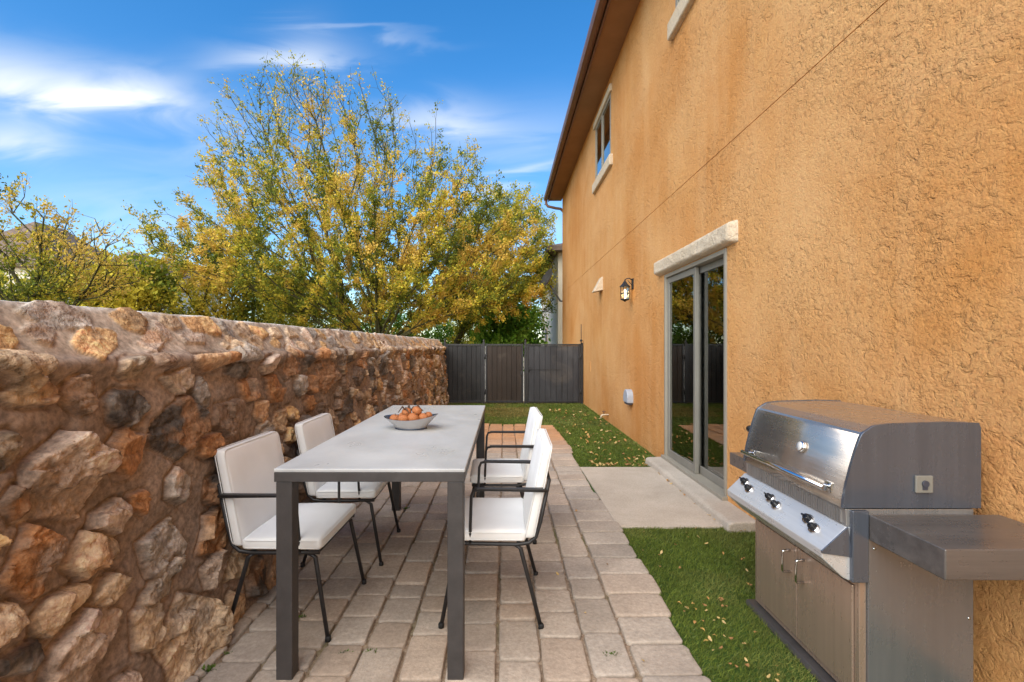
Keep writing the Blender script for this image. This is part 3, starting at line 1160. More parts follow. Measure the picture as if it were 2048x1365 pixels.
VY_ = 8.95
b = B()
b.prism([(HX + .005, 2.60), (HX - .02, 2.60), (HX - .16, 2.335), (HX - .15, 2.325), (HX + .005, 2.36)], 1, VY_ - .13, VY_ + .13, .006)
tag(b.build('vent_cover', 'trim_stucco'), 'wedge shaped beige vent cover high on the orange wall beyond the lantern', 'vent cover')
b = B()
n = 12
b.prism([(6.74 + .0, .52)] + [(6.86 + .12 * math.cos(R(a)), .60 + .11 * math.sin(R(a))) for a in range(180, -1, -15)] + [(6.98, .52)], 0, HX - .085, HX + .005, .012)
dv = tag(b.build('dryer_vent', 'vent_grey'), 'rounded pale grey dryer vent hood low on the orange wall', 'dryer vent')
b = B()
b.box(HX - .075, HX - .01, 6.765, 6.955, .497, .518)
b.build('flap', 'screen_dark', dv)
sp = empty('garden_tap', (HX, 8.35, .13), 0, 'small hose tap sticking out of the wall near the turf', 'tap')
b = B()
b.tube([(.01, 0, 0), (-.09, 0, 0), (-.12, 0, -.01), (-.135, 0, -.06)], [.014, .014, .016, .013], 8)
b.lathe([(.03, 0), (.03, .004)], (-.004, 0, -.002), 12)
b.build('pipe', 'trim_stucco', sp)
b = B()
b.tube([(-.08, 0, .01), (-.08, 0, .05)], .007, 6)
b.lathe([(.008, .05), (.032, .052), (.032, .062), (.008, .066)], (-.08, 0, 0), 10)
b.build('handle', 'brown_metal', sp)
b = B()
b.box(HX - .008, HX + .005, 10.1, 10.22, .78, 1.0, .004)
tag(b.build('cover_plate', 'ochre_stucco'), 'small orange painted cover plate on the wall near the gate', 'cover plate')

# satellite dish off the far corner of the house
dish = empty('satellite_dish', (HX, 15.05, 2.75), 0, 'dark grey satellite dish on a bent arm at the far corner of the orange house', 'satellite dish')
b = B()
b.tube([(.06, .05, -.02), (-.05, .05, -.02), (-.24, .04, .28), (-.38, .02, .48)], .03, 8)
b.build('mast', 'dish_grey', dish)
b = B()
prof = []
for k in range(9):
    r = .36 * k / 8
    prof.append((max(r, .004), r * r * .9))
prof += [(.372, .36 * .36 * .9 + .004), (.36, .36 * .36 * .9 - .012)] + [(max(.36 * k / 8, .004), (.36 * k / 8) ** 2 * .9 - .014) for k in range(7, -1, -1)]
b.lathe(prof, (0, 0, 0), 28)
o = b.build('reflector', 'dish_grey', dish)
o.location = (-.43, .02, .62)
o.rotation_euler = (R(16), R(-62), 0)
b = B()
b.tube([(-.40, .0, .5), (-.62, -.02, .55), (-.80, -.04, .75)], .012, 6)
b.box(-.84, -.76, -.07, -.01, .72, .80, .01)
b.build('feed_arm', 'dish_grey', dish)

# ================================================================== fence panel and gate
def boards(b, x0, x1, z0, z1, y, n, th=.018):
    wd = (x1 - x0) / n
    for k in range(n):
        jit = rnd.uniform(-.0015, .0015)
        b.box(x0 + k * wd + .003, x0 + (k + 1) * wd - .003, y + jit, y + th + jit, z0, z1, .003, 1)


def finial(b, x, z):
    b.lathe([(.006, 0), (.03, .003), (.03, .012), (.012, .02), (.024, .035), (.026, .045), (.016, .062), (.003, .075)], (x, GATE_Y, z), 10)


def leaf(name, x0, x1, n, label, cat, posts=(), zt=1.375, bm_='gate_charcoal'):
    root = empty(name, ((x0 + x1) / 2, GATE_Y, 0), 0, label, cat)
    off = -Vector(((x0 + x1) / 2, GATE_Y, 0))
    def put(o):
        o.parent = root; o.location = off
        return o
    b = B()
    boards(b, x0 + .04, x1 - .04, .06, zt - .05, GATE_Y - .005, n)
    b.box(x0 + .04, x1 - .04, GATE_Y + .016, GATE_Y + .021, .06, zt - .05)
    put(b.build('board_panel', bm_))
    b = B()
    b.box(x0, x0 + .04, GATE_Y - .02, GATE_Y + .02, .03, zt, .003)
    b.box(x1 - .04, x1, GATE_Y - .02, GATE_Y + .02, .03, zt, .003)
    b.box(x0 + .04, x1 - .04, GATE_Y - .018, GATE_Y + .018, zt - .045, zt - .004, .003)
    b.box(x0 + .04, x1 - .04, GATE_Y - .018, GATE_Y + .018, .03, .07, .003)
    put(b.build('frame', 'black_metal'))
    for px_ in posts:
        b = B()
        b.box(px_ - .027, px_ + .027, GATE_Y - .027, GATE_Y + .027, -.03, zt + .03, .003)
        finial(b, px_, zt + .03)
        put(b.build('post', 'black_metal'))
    return root, put


leaf('fence_panel', -1.335, -.50, 7, 'dark fixed metal fence panel between the stone wall and the gate', 'fence panel', (-1.365, -.475))
lr, put = leaf('gate', -.435, .43, 7, 'dark metal gate leaf in the middle of the fence, brown reflection painted in', 'gate', bm_='gate_brown_reflection')  # the brown board colour stands in for a reflection on this leaf
b = B(); b.box(-.445, -.437, GATE_Y - .01, GATE_Y + .01, .05, 1.32); put(b.build('gap_light_strip', 'strip_white'))  # white strip painted in for light showing through the gap
b = B(); b.box(.36, .42, GATE_Y - .05, GATE_Y - .021, .66, .74, .005); put(b.build('latch', 'black_metal'))
for hz_ in (.28, 1.08):
    b = B(); b.box(-.47, -.40, GATE_Y - .032, GATE_Y - .021, hz_ - .05, hz_ + .05, .003); b.tube([(-.448, GATE_Y - .036, hz_ - .055), (-.448, GATE_Y - .036, hz_ + .055)], .011, 8); put(b.build('hinge', 'black_metal'))
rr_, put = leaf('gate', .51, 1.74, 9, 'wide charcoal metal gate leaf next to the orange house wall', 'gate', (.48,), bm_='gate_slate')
b = B(); b.box(.432, .447, GATE_Y - .012, GATE_Y + .012, .06, .74); put(b.build('gap_light_strip', 'strip_white'))  # same here: light in the gap between the leaves, as a white strip
for hz_ in (.28, 1.08):
    b = B(); b.box(1.69, 1.755, GATE_Y - .032, GATE_Y - .021, hz_ - .05, hz_ + .05, .003); b.tube([(1.744, GATE_Y - .036, hz_ - .055), (1.744, GATE_Y - .036, hz_ + .055)], .011, 8); put(b.build('hinge', 'black_metal'))
b = B(); b.tube([(.56, GATE_Y - .02, .86), (.56, GATE_Y - .06, .86), (.56, GATE_Y - .06, .74), (.56, GATE_Y - .02, .74)], .008, 6); put(b.build('handle', 'black_metal'))
# faint raised rails seen across the wide leaf
b = B(); b.box(.56, 1.28, GATE_Y - .014, GATE_Y - .006, .775, .79); b.box(1.30, 1.325, GATE_Y - .014, GATE_Y - .006, .28, .66); put(b.build('rail', 'gate_charcoal'))
gp = empty('gate_post', (1.772, GATE_Y, 0), 0, 'black gate post against the orange wall with a thin tall rod', 'gate post')
b = B()
b.box(-.025, .025, -.027, .027, -.03, 1.40, .003)
b.build('post', 'black_metal', gp)
b = B()
b.tube([(-.02, -.03, 1.36), (-.02, -.03, 1.82)], .008, 6)
b.lathe([(.004, 1.42), (.025, 1.43), (.03, 1.45), (.025, 1.47), (.004, 1.48)], (-.02, -.03, 0), 10)
b.build('rod', 'black_metal', gp)
b = B()
b.box(-1.36, .47, 11.07, 11.09, 0, .02); b.bm.free()

# ================================================================== table
TX0, TX1, TY0, TY1, TZ = -.905, -.155, 1.88, 3.89, .848
tab = empty('dining_table', ((TX0 + TX1) / 2, (TY0 + TY1) / 2, 0), 0, 'long grey outdoor dining table with square dark legs', 'table')
tw, tl = (TX1 - TX0) / 2, (TY1 - TY0) / 2
b = B()
b.box(-tw, tw, -tl, tl, TZ - .014, TZ, .003)
b.build('tabletop', 'tabletop_concrete', tab)
b = B()
b.box(-tw + .001, tw - .001, -tl + .001, -tl + .02, TZ - .052, TZ - .0145, .002)
b.box(-tw + .001, tw - .001, tl - .02, tl - .001, TZ - .052, TZ - .0145, .002)
b.box(-tw + .001, -tw + .02, -tl + .02, tl - .02, TZ - .052, TZ - .0145, .002)
b.box(tw - .02, tw - .001, -tl + .02, tl - .02, TZ - .052, TZ - .0145, .002)
b.box(-tw + .02, tw - .02, -tl + .02, tl - .02, TZ - .022, TZ - .0148)
b.build('apron', 'table_metal', tab)
for sx in (-1, 1):
    for sy in (-1, 1):
        b = B()
        x1_, y1_ = sx * (tw - .006), sy * (tl - .006)
        b.box(min(x1_, x1_ - sx * .064), max(x1_, x1_ - sx * .064), min(y1_, y1_ - sy * .064), max(y1_, y1_ - sy * .064), .012, TZ - .0525, .004)
        b.build('leg', 'table_metal', tab)

# ================================================================== chairs
def make_chair(seed):
    root = empty('armchair')
    so = seed * 3.7
    # seat cushion
    b = B()
    b.box(-.175, .185, -.25, .25, .410, .464, .016, 3)
    bmesh.ops.subdivide_edges(b.bm, edges=[e for e in b.bm.edges if e.calc_length() > .1], cuts=7, use_grid_fill=True)
    for v in b.bm.verts:
        fx = 1 - abs((v.co.x - .005) / .18) ** 2.5; fy = 1 - abs(v.co.y / .25) ** 2.5
        if v.co.z > .44: v.co.z += .013 * max(fx, 0) * max(fy, 0) + (.009 * (float(fbm(np.array(v.co.x * 8 + so), np.array(v.co.y * 8), 3 + seed)) - .5)) - .006 * math.exp(-((v.co.x + .02) ** 2 + v.co.y ** 2) / .012)
    seat = b.build('seat', 'white_fabric', root, smooth=True)
    def loop(x0, x1, y0, y1, z, r=.03):
        pts = []
        for (cx_, cy_, a0) in ((x1 - r, y1 - r, 0), (x0 + r, y1 - r, 90), (x0 + r, y0 + r, 180), (x1 - r, y0 + r, 270)):
            for q in range(4):
                a = R(a0 + q * 30)
                pts.append((cx_ + r * math.cos(a), cy_ + r * math.sin(a), z))
        return pts + pts[:1]
    b = B()
    b.tube(loop(-.176, .186, -.251, .251, .4535),   .0022, 5, False)
    b.tube(loop(-.176, .186, -.251, .251, .4205),   .0022, 5, False)
    b.build('piping', 'white_fabric', seat)
    # backrest
    b = B()
    b.box(-.215, -.168, -.25, .25, .425, .86, .016, 3)
    bmesh.ops.subdivide_edges(b.bm, edges=[e for e in b.bm.edges if e.calc_length() > .1], cuts=7, use_grid_fill=True)
    for v in b.bm.verts:
        fz = 1 - abs((v.co.z - .64) / .22) ** 2.5; fy = 1 - abs(v.co.y / .25) ** 2.5
        if v.co.x > -.185: v.co.x += .008 * max(fz, 0) * max(fy, 0) + .009 * (float(fbm(np.array(v.co.z * 8 + so), np.array(v.co.y * 8), 5 + seed)) - .5)
        v.co.x -= max(0, v.co.z - .43) * .20
    back = b.build('backrest', 'white_fabric', root, smooth=True)
    b = B()
    def lean(pts):
        return [(p[0] - max(0, p[2] - .43) * .20, p[1], p[2]) for p in pts]
    for xx in (-.1705, -.2125):
        pl = loop(.426, .859, -.251, .251, 0)
        b.tube(lean([(xx, p[1], p[0]) for p in pl]), .0022, 5, False)
    b.build('piping', 'white_fabric', back)
    # side frames, cross rails
    b = B()
    for s in (-1, 1):
        y = s * .235
        b.tube([(.175, y, .398), (.05, y, .396), (-.13, y, .394), (-.19, y, .402), (-.222, y, .43), (-.243, y, .50), (-.285, y, .70)], .0095, 8)
    b.tube([(.165, -.235, .398), (.165, .235, .398)], .0085, 8)
    b.tube([(-.14, -.235, .394), (-.14, .235, .394)], .0085, 8)
    for yy in (-.12, 0, .12):
        b.box(-.14, .165, yy - .015, yy + .015, .4015, .4075)
    b.tube([(-.284, -.235, .70), (-.284, .235, .70)], .0085, 8)
    b.build('frame', 'black_metal', root)
    for s in (-1, 1):
        b = B()
        y = s * .268
        b.tube([(-.262, s * .236, .655), (-.268, s * .262, .656), (-.25, y, .657), (-.1, y, .66), (.04, y, .662), (.070, y, .655), (.080, s * .264, .63), (.086, s * .25, .48), (.088, s * .238, .40)], .0075, 8)
        # flat pad on the arm
        b.box(-.255, .055, min(y - .012, y + .012), max(y - .012, y + .012), .662, .670, .003)
        b.build('armrest', 'black_metal', root)
    for sx in (-1, 1):
        for s in (-1, 1):
            b = B()
            x0, x1_ = (.155, .222) if sx > 0 else (-.15, -.245)
            b.tube([(x0 - sx * .03, s * .232, .393), (x0, s * .234, .375), (x1_, s * .258, .016)], [.0085, .0105, .0095], 8)
            lg = b.build('leg', 'black_metal', root)
            b = B()
            b.lathe([(.004, .012), (.0135, .0125), (.0135, .030), (.0095, .036)], (x1_, s * .258, 0), 10)
            b.build('foot_cap', 'black_rubber', lg)
    return root


spots = [(-1.005, 2.405, R(-1), 'white cushioned armchair by the stone wall at the near end of the table'),
         (-.965, 3.13, R(1), 'white cushioned armchair by the stone wall, the farther one on that side'),
         (-.07, 2.50, R(179), 'white cushioned armchair on the turf side of the table, nearest the camera'),
         (-.05, 3.45, R(181.5), 'white cushioned armchair on the turf side of the table, behind the nearer one')]
for i, (x, y, a, lab) in enumerate(spots):
    c = make_chair(i)
    c.location = (x, y, 0)
    c.rotation_euler = (0, 0, a)
    tag(c, lab, 'chair', 'armchairs around the dining table')

# ================================================================== bowl of fruit
BX, BY = -.545, 2.80
def bowl():
    root = empty('fruit_bowl', (BX, BY, TZ), R(-8), 'oval white bowl with dark blue inside on the grey table', 'bowl')
    n = 40
    prof_o = [(.30, .0), (.50, .001), (.56, .008), (.66, .028), (.82, .052), (.96, .072), (1.0, .078)]
    prof_i = [(.985, .079), (.93, .070), (.78, .048), (.60, .026), (.30, .018), (.02, .017)]
    def surf(prof, name, mat, foot=False):
        V = []; Fc = []
        for (r, z) in prof:
            for k in range(n):
                t = 2 * math.pi * k / n
                x = .200 * r * math.cos(t); y = .150 * r * math.sin(t)
                lift = (.030 * max(0, math.cos(t)) ** 2 + .012 * max(0, -math.cos(t)) ** 2) * max(0, r - .5) * 2
                V.append((x, y, z + lift))
        for i in range(len(prof) - 1):
            for k in range(n):
                Fc.append((i * n + k, i * n + (k + 1) % n, (i + 1) * n + (k + 1) % n, (i + 1) * n + k))
        Fc.append(tuple(range(n)) if foot else tuple((len(prof) - 1) * n + k for k in range(n)))
        return np_obj(name, V, Fc, mat, root, smooth=True)
    root.scale = (.80, .80, .80)
    surf(prof_o, 'bowl_body', 'bowl_white', True)
    surf([(1.0, .078)] + prof_i, 'inside', 'bowl_blue')
    b = B()
    b.lathe([(.118, 0.0005), (.120, .004), (.112, .011), (.09, .012)], (0, 0, 0), 40, sx=1.0, sy=.75)
    b.build('foot_ring', 'bowl_blue', root)


bowl()


def fruit_mesh():
    me = bpy.data.meshes.new('peach')
    bm = bmesh.new()
    bmesh.ops.create_uvsphere(bm, u_segments=24, v_segments=16, radius=1)
    for v in bm.verts:
        c = v.co
        az = math.atan2(c.y, c.x)
        r = math.hypot(c.x, c.y)
        k = 1 - .22 * math.exp(-(r / .28) ** 2) * (1 if c.z > 0 else .5)
        c.z *= .88 * k
        groove = 1 - .05 * math.exp(-((az) / .25) ** 2) * r
        c.x *= groove; c.y *= groove
    for f in bm.faces: f.smooth = True
    bm.to_mesh(me); bm.free()
    me.materials.append(MATS['fruit_skin'])
    return me


fm = fruit_mesh()
fr_spots = [(-.115, -.015, .072, .036, 'orange fruit at the left end of the bowl, lying low'), (-.04, -.075, .076, .040, 'large orange fruit at the front of the bowl, left of the middle'),
            (.03, -.065, .082, .042, 'large orange fruit at the front middle of the bowl'), (.10, -.04, .082, .037, 'orange fruit at the front right of the bowl'),
            (-.06, .04, .076, .040, 'orange fruit at the back left of the bowl'), (.03, .03, .074, .044, 'orange fruit at the back middle of the bowl'),
            (.115, .04, .083, .034, 'small orange fruit at the back right of the bowl'), (-.03, -.015, .120, .034, 'orange fruit on top of the pile, left one'), (.045, -.012, .128, .036, 'orange fruit on top of the pile, right one')]
for i, (x, y, z, r, lab) in enumerate(fr_spots):
    o = bpy.data.objects.new('peach', fm)
    COL.objects.link(o)
    o.location = (BX + x * .8, BY + y * .8, TZ + z * .8)
    o.scale = (r * .84,) * 3
    o.rotation_euler = (rnd.uniform(-.7, .7), rnd.uniform(-.7, .7), rnd.uniform(0, 6))
    tag(o, lab, 'fruit', 'fruit in the bowl')
    b = B()
    b.tube([(0, 0, .62), (.05, .02, .85), (.16, .04, 1.02)], [.09, .06, .07], 6)
    s = b.build('stem', 'dry_stem', o)
b = B()
for k in range(9):
    a = rnd.uniform(0, 6.28); r0 = rnd.uniform(.015, .065)
    x, y = r0 * math.cos(a), r0 * .7 * math.sin(a)
    d = rnd.uniform(0, 6.28)
    b.tube([(BX + x - .03 * math.cos(d), BY + y - .03 * math.sin(d), TZ + .095), (BX + x, BY + y, TZ + .122 + rnd.uniform(0, .012)), (BX + x + .028 * math.cos(d), BY + y + .03 * math.sin(d), TZ + .098)], [.002, .0065, .002], 5)
tag(b.build('dried_sprig', 'dry_stem'), 'brown dried sprig draped over the fruit in the bowl', 'dried sprig')

# ================================================================== grill
GY0, GY1 = 1.735, 2.46
gr = empty('gas_grill', (0, 0, 0), 0, 'stainless steel gas grill on a cabinet against the orange wall', 'grill')


def hood():
    b = B()
    prof = [(1.225, .742), (1.228, .770), (1.238, .82), (1.254, .885), (1.273, .95), (1.288, .995), (1.294, 1.006), (1.302, 1.014), (1.336, 1.036), (1.348, 1.040), (1.40, 1.046), (1.60, 1.052), (1.715, 1.048), (1.722, 1.03), (1.722, .742)]
    b.prism(prof, 1, GY0 + .012, GY1 - .012)
    h = b.build('hood', 'steel_hood', gr)
    for p in h.data.polygons:
        if abs(p.normal.y) < .5 and p.normal.x < -.85: p.use_smooth = True
    # end plates, a little proud of the lid skin
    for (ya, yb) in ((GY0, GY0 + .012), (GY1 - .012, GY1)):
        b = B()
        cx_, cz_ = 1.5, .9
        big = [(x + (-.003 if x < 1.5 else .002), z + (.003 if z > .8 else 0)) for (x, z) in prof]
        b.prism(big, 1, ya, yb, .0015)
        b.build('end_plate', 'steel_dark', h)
    # temperature gauge
    b = B()
    b.lathe([(.001, .012), (.021, .012), (.024, .010), (.026, .0), (.020, -.006), (.001, -.006)], (0, 0, 0), 24)
    gauge = b.build('gauge', 'chrome', h)
    gauge.location = (1.252, 2.02, .905)
    gauge.rotation_euler = (0, R(-74), 0)
    b = B()
    b.lathe([(.001, .0125), (.0185, .0125), (.0185, .0135), (.001, .0135)], (0, 0, 0), 24)
    d = b.build('gauge_dial', 'strip_white', gauge)
    # handle
    b = B()
    hx, hz = 1.192, .800
    b.tube([(hx, GY0 + .055, hz), (hx, GY1 - .055, hz)], .0105, 12)
    hd = b.build('handle', 'chrome', h)
    for yy in (GY0 + .085, GY1 - .085):
        b = B()
        b.tube([(1.236, yy, .79), (1.20, yy, .795), (hx + .006, yy, hz)], [.017, .012, .012], 8)
        b.box(1.225, 1.240, yy - .02, yy + .02, .775, .815, .003)
        b.build('bracket', 'chrome', hd)
    # spit socket on the near end
    b = B()
    b.box(1.480, 1.542, GY0 - .010, GY0 - .0005, .800, .862, .003)
    sq = b.build('socket_plate', 'frame_grey', h)
    b = B()
    b.lathe([(.012, GY0 - .016), (.012, GY0 - .0105), (.004, GY0 - .0105)], (1.511, 0, .834), 14, axis=1)
    b.box(1.502, 1.520, GY0 - .0125, GY0 - .0105, .812, .826)
    b.build('socket', 'screen_dark', sq)
    b = B()
    b.tube([(1.27, GY1 + .002, .90), (1.27, GY1 + .03, .90)], .018, 10)
    b.build('knob', 'knob_black', h)


hood()
# fire box band under the lid, with vertical ribs
b = B()
b.prism([(1.238, .675), (1.236, .738), (1.70, .738), (1.70, .675)], 1, GY0 + .004, GY1 - .004, .002)
for k in range(46):
    y = GY0 + .03 + k * (GY1 - GY0 - .06) / 45
    b.box(1.2325, 1.238, y - .004, y + .004, .682, .73)
b.build('firebox', 'steel_vertical', gr)
b = B()
b.prism([(1.238, .674), (1.148, .588), (1.150, .560), (1.225, .490), (1.245, .480), (1.40, .48), (1.40, .674)], 1, GY0 + .004, GY1 + .016, .003)
cpan = b.build('control_panel', 'steel_front', gr)
b = B()
b.prism([(1.242, .676), (1.145, .588), (1.147, .580), (1.256, .565)], 1, GY0 - .0015, GY0 + .0035, .0005)
b.build('end_cap', 'steel_dark', cpan)


def knob(yy, t, lever=True):
    # on the slanted face: t from 0 (bottom) to 1 (top)
    x = 1.148 + (1.238 - 1.148) * t; z = .588 + (.674 - .588) * t
    b = B()
    b.lathe([(.001, .034), (.013, .034), (.016, .030), (.0185, .012), (.021, .008), (.021, .0)], (0, 0, 0), 20)
    b.box(-.004, .004, -.018, .018, .030, .044, .002)
    kn = b.build('knob', 'knob_black', cpan)
    kn.location = (x, yy, z)
    kn.scale = (.8, .8, .8)
    kn.rotation_euler = (0, R(-46), rnd.uniform(-.1, .5))
    b = B()
    b.lathe([(.001, .0095), (.0265, .0095), (.027, .001), (.001, .001)], (0, 0, 0), 24)
    b.build('bezel', 'chrome', kn)


for yy, t in ((2.405, .66), (2.335, .5), (2.165, .60), (2.10, .48), (1.90, .62), (1.842, .46)):
    knob(yy, t)
# cabinet
for (sx_, sz_) in ((1.33, .60), (1.33, .10), (1.67, .60), (1.67, .10), (1.67, .35)):
    b = B()
    b.lathe([(.001, GY0 - .0115), (.0045, GY0 - .0105), (.005, GY0 - .0085)], (sx_, 0, sz_), 10, axis=1)
    b.build('screw', 'chrome', gr)
b = B()
b.box(1.310, 1.690, GY0 + .004, GY1 - .003, .035, .478, .003)
b.build('cabinet', 'steel_vertical', gr)
b = B()
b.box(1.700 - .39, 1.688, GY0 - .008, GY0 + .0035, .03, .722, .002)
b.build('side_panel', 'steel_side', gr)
b = B()
b.box(1.250, 1.309, GY0 - .012, GY0 + .018, .478, .736, .003)
b.build('corner_post', 'steel_dark', gr)
b = B()
b.box(1.284, 1.309, GY0 + .002, GY0 + .026, .03, .478, .002)
b.box(1.284, 1.309, GY1 - .026, GY1 - .002, .03, .478, .002)
b.box(1.284, 1.309, GY0 + .026, GY1 - .026, .452, .478, .002)
b.box(1.284, 1.309, GY0 + .026, GY1 - .026, .03, .05, .002)
b.build('door_frame', 'steel_door', gr)
ym = (GY0 + GY1) / 2
for (ya, yb, hy) in ((GY0 + .030, ym - .002, ym - .05), (ym + .002, GY1 - .028, ym + .05)):
    b = B()
    b.box(1.278, 1.300, ya, yb, .053, .449, .003)
    dr = b.build('door', 'steel_door', gr)
    b = B()
    b.tube([(1.279, hy, .415), (1.248, hy, .415), (1.244, hy, .410), (1.244, hy, .325), (1.248, hy, .32), (1.279, hy, .32)], .0055, 8)
    b.build('handle', 'chrome', dr)
b = B()
b.prism([(1.240, .006), (1.252, .022), (1.68, .022), (1.68, .0), (1.240, .0)], 1, GY0 - .02, GY1 + .02, .003)
b.build('plinth', 'table_metal', gr)
b = B()
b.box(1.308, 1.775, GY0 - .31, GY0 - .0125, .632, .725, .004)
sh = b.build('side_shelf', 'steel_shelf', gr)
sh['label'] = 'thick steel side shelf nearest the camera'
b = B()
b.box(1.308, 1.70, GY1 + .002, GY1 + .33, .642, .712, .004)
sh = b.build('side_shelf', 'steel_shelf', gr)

# ================================================================== fallen leaves on the turf
def leaf_mesh(i):
    r = random.Random(i)
    V = []; Fc = []
    n = 6
    for k in range(n + 1):
        t = k / n
        wd = math.sin(math.pi * min(max(t, .02), .98)) ** .8 * .36 * r.uniform(.85, 1.1)
        cz = .22 * math.sin(t * 3 + i) + .05
        V += [(t - .5, -wd, cz + .18 * r.random()), (t - .5, 0, cz), (t - .5, wd, cz + .18 * r.random())]
        if k:
            a = 3 * (k - 1)
            Fc += [(a, a + 1, a + 4, a + 3), (a + 1, a + 2, a + 5, a + 4)]
    V = np.array(V)
    c = [(.55, .33, .10), (.46, .24, .08), (.62, .44, .20), (.34, .18, .07), (.52, .36, .14)][i % 5]
    o = np_obj('fallen_leaf', V, Fc, 'dry_leaf', col=np.tile(np.array(c), (len(V), 1)))
    return o


protos = [leaf_mesh(i) for i in range(5)]
used = [False] * 5
def drop(x, y, size, lab, grp, z=.028):
    i = rnd.randrange(5)
    o = protos[i] if not used[i] else protos[i].copy()
    if used[i]: COL.objects.link(o)
    used[i] = True
    o.location = (x, y, z)
    s = size * rnd.uniform(.7, 1.3)
    o.scale = (s, s, s)
    o.rotation_euler = (rnd.uniform(-.4, .4), rnd.uniform(-.4, .4), rnd.uniform(0, 6.28))
    tag(o, lab, 'leaf', grp)


for k in range(86):
    x, y = rnd.uniform(.88, 1.74), rnd.uniform(1.45, 3.44)
    if x > 1.15 and y < 2.5: x = rnd.uniform(.88, 1.14)
    drop(x, y, .020, 'dry yellow leaf fallen on the turf between the door pad and the grill', 'leaves on the near turf')
for k in range(150):
    y = 5.25 + 4.6 * rnd.random() ** 1.2
    x = 1.74 - .85 * rnd.random() ** 1.1
    drop(x, y, .042, 'dry yellow leaf fallen on the turf strip beyond the door pad', 'leaves on the far turf')
for k in range(34):
    x, y = rnd.uniform(1.0, 1.72), 5.235 + .09 * rnd.random() ** 2
    drop(x, y, .036, 'orange brown leaf caught in the drift along the pad edge', 'leaves along the pad edge')
for k in range(12):
    drop(1.585 + rnd.uniform(-.012, .0), rnd.uniform(3.6, 5.1), .022, 'dry leaf caught at the foot of the door step', 'leaves by the door step', .022)

for k in range(12):
    drop(rnd.uniform(.1, .78), rnd.uniform(1.95, 5.2), .018, 'dry leaf fragment lying on the grey beige paving', 'leaf bits on the paving', .022)

# weeds in the paving joints
def weed(px, py, size, lab):
    Y = F * H / (py - CY)
    x, y, z = P(px, py, Y)
    V = []; Fc = []; C = []
    for k in range(70):
        a = rnd.uniform(0, 6.28); l = size * rnd.uniform(.3, 1); e = rnd.uniform(.1, 1.0)
        ox, oy = rnd.gauss(0, size * .55), rnd.gauss(0, size * .18)
        d = Vector((math.cos(a) * math.cos(e), math.sin(a) * math.cos(e), math.sin(e)))
        s = Vector((-math.sin(a), math.cos(a), 0)) * l * .22
        p0 = Vector((ox, oy, .004))
        i = len(V)
        V += [p0, p0 + d * l * .5 + s, p0 + d * l, p0 + d * l * .5 - s]
        Fc.append((i, i + 1, i + 2, i + 3))
        c = np.array([.10, .16, .03]) * rnd.uniform(.6, 1.5)
        C += [c] * 4
    o = np_obj('weed', [tuple(v) for v in V], Fc, 'tree_leaf', col=np.array(C))
    o.location = (x, y, .002)
    tag(o, lab, 'weed', 'weeds in the paving joints')


weed(742, 1312, .028, 'small green weed in the paving joint between the two near table legs')
weed(690, 1310, .020, 'small green weed in a paving joint close to the front left table leg')
weed(418, 1345, .030, 'green weed at the foot of the stone wall at the bottom of the photo')
weed(1222, 1315, .030, 'green weed in a paving joint beside the turf edge')
weed(606, 1238, .018, 'tiny green weed in a joint behind the front left table leg')
weed(812, 1020, .030, 'green weed in the paving under the middle of the table')
weed(456, 1312, .014, 'tiny weed beside the foot of the near left chair')

# ================================================================== trees
def mst_tree(root, tips, alpha=.55, step=.35, trunk_top=None):
    """connect the tips to a growing skeleton (nearest node, balanced by path length)"""
    nodes = [np.array(root)]; par = [-1]; plen = [0.0]; dirs = [np.array([0, 0, 1.])]
    if trunk_top is not None:
        for q in trunk_top:
            q = np.array(q); d = q - nodes[-1]
            nodes.append(q); par.append(len(nodes) - 2); plen.append(plen[-1] + np.linalg.norm(d)); dirs.append(d / (np.linalg.norm(d) + 1e-9))
    order = np.argsort([np.linalg.norm(t - nodes[-1]) for t in tips])
    ends = []
    start0 = 1 if trunk_top is not None else 0
    for k in order:
        t = tips[k]
        N_ = np.array(nodes); D = np.array(dirs); L = np.array(plen)
        dv_ = t - N_
        dist = np.linalg.norm(dv_, axis=1) + 1e-6
        cosang = (dv_ * D).sum(1) / dist
        cost = dist + alpha * L + np.where(cosang < .35, (0.35 - cosang) * 1.6 * dist, 0)
        cost[:start0] += 3
        i = int(np.argmin(cost))
        p0 = N_[i]; d0 = D[i]
        ln_ = dist[i]
        m = max(1, int(ln_ / step))
        c1 = p0 + d0 * ln_ * .35
        last = i
        pp = p0
        for q in range(1, m + 1):
            s = q / m
            pt = (1 - s) ** 2 * p0 + 2 * s * (1 - s) * c1 + s * s * t
            if q < m: pt = pt + rng.normal(0, .018 * step / .35, 3)
            d = pt - pp
            nd_ = np.linalg.norm(d) + 1e-9
            nodes.append(pt); par.append(last); plen.append(plen[last] + nd_); dirs.append(d / nd_)
            last = len(nodes) - 1; pp = pt
        ends.append(last)
    return np.array(nodes), np.array(par), np.array(dirs), ends


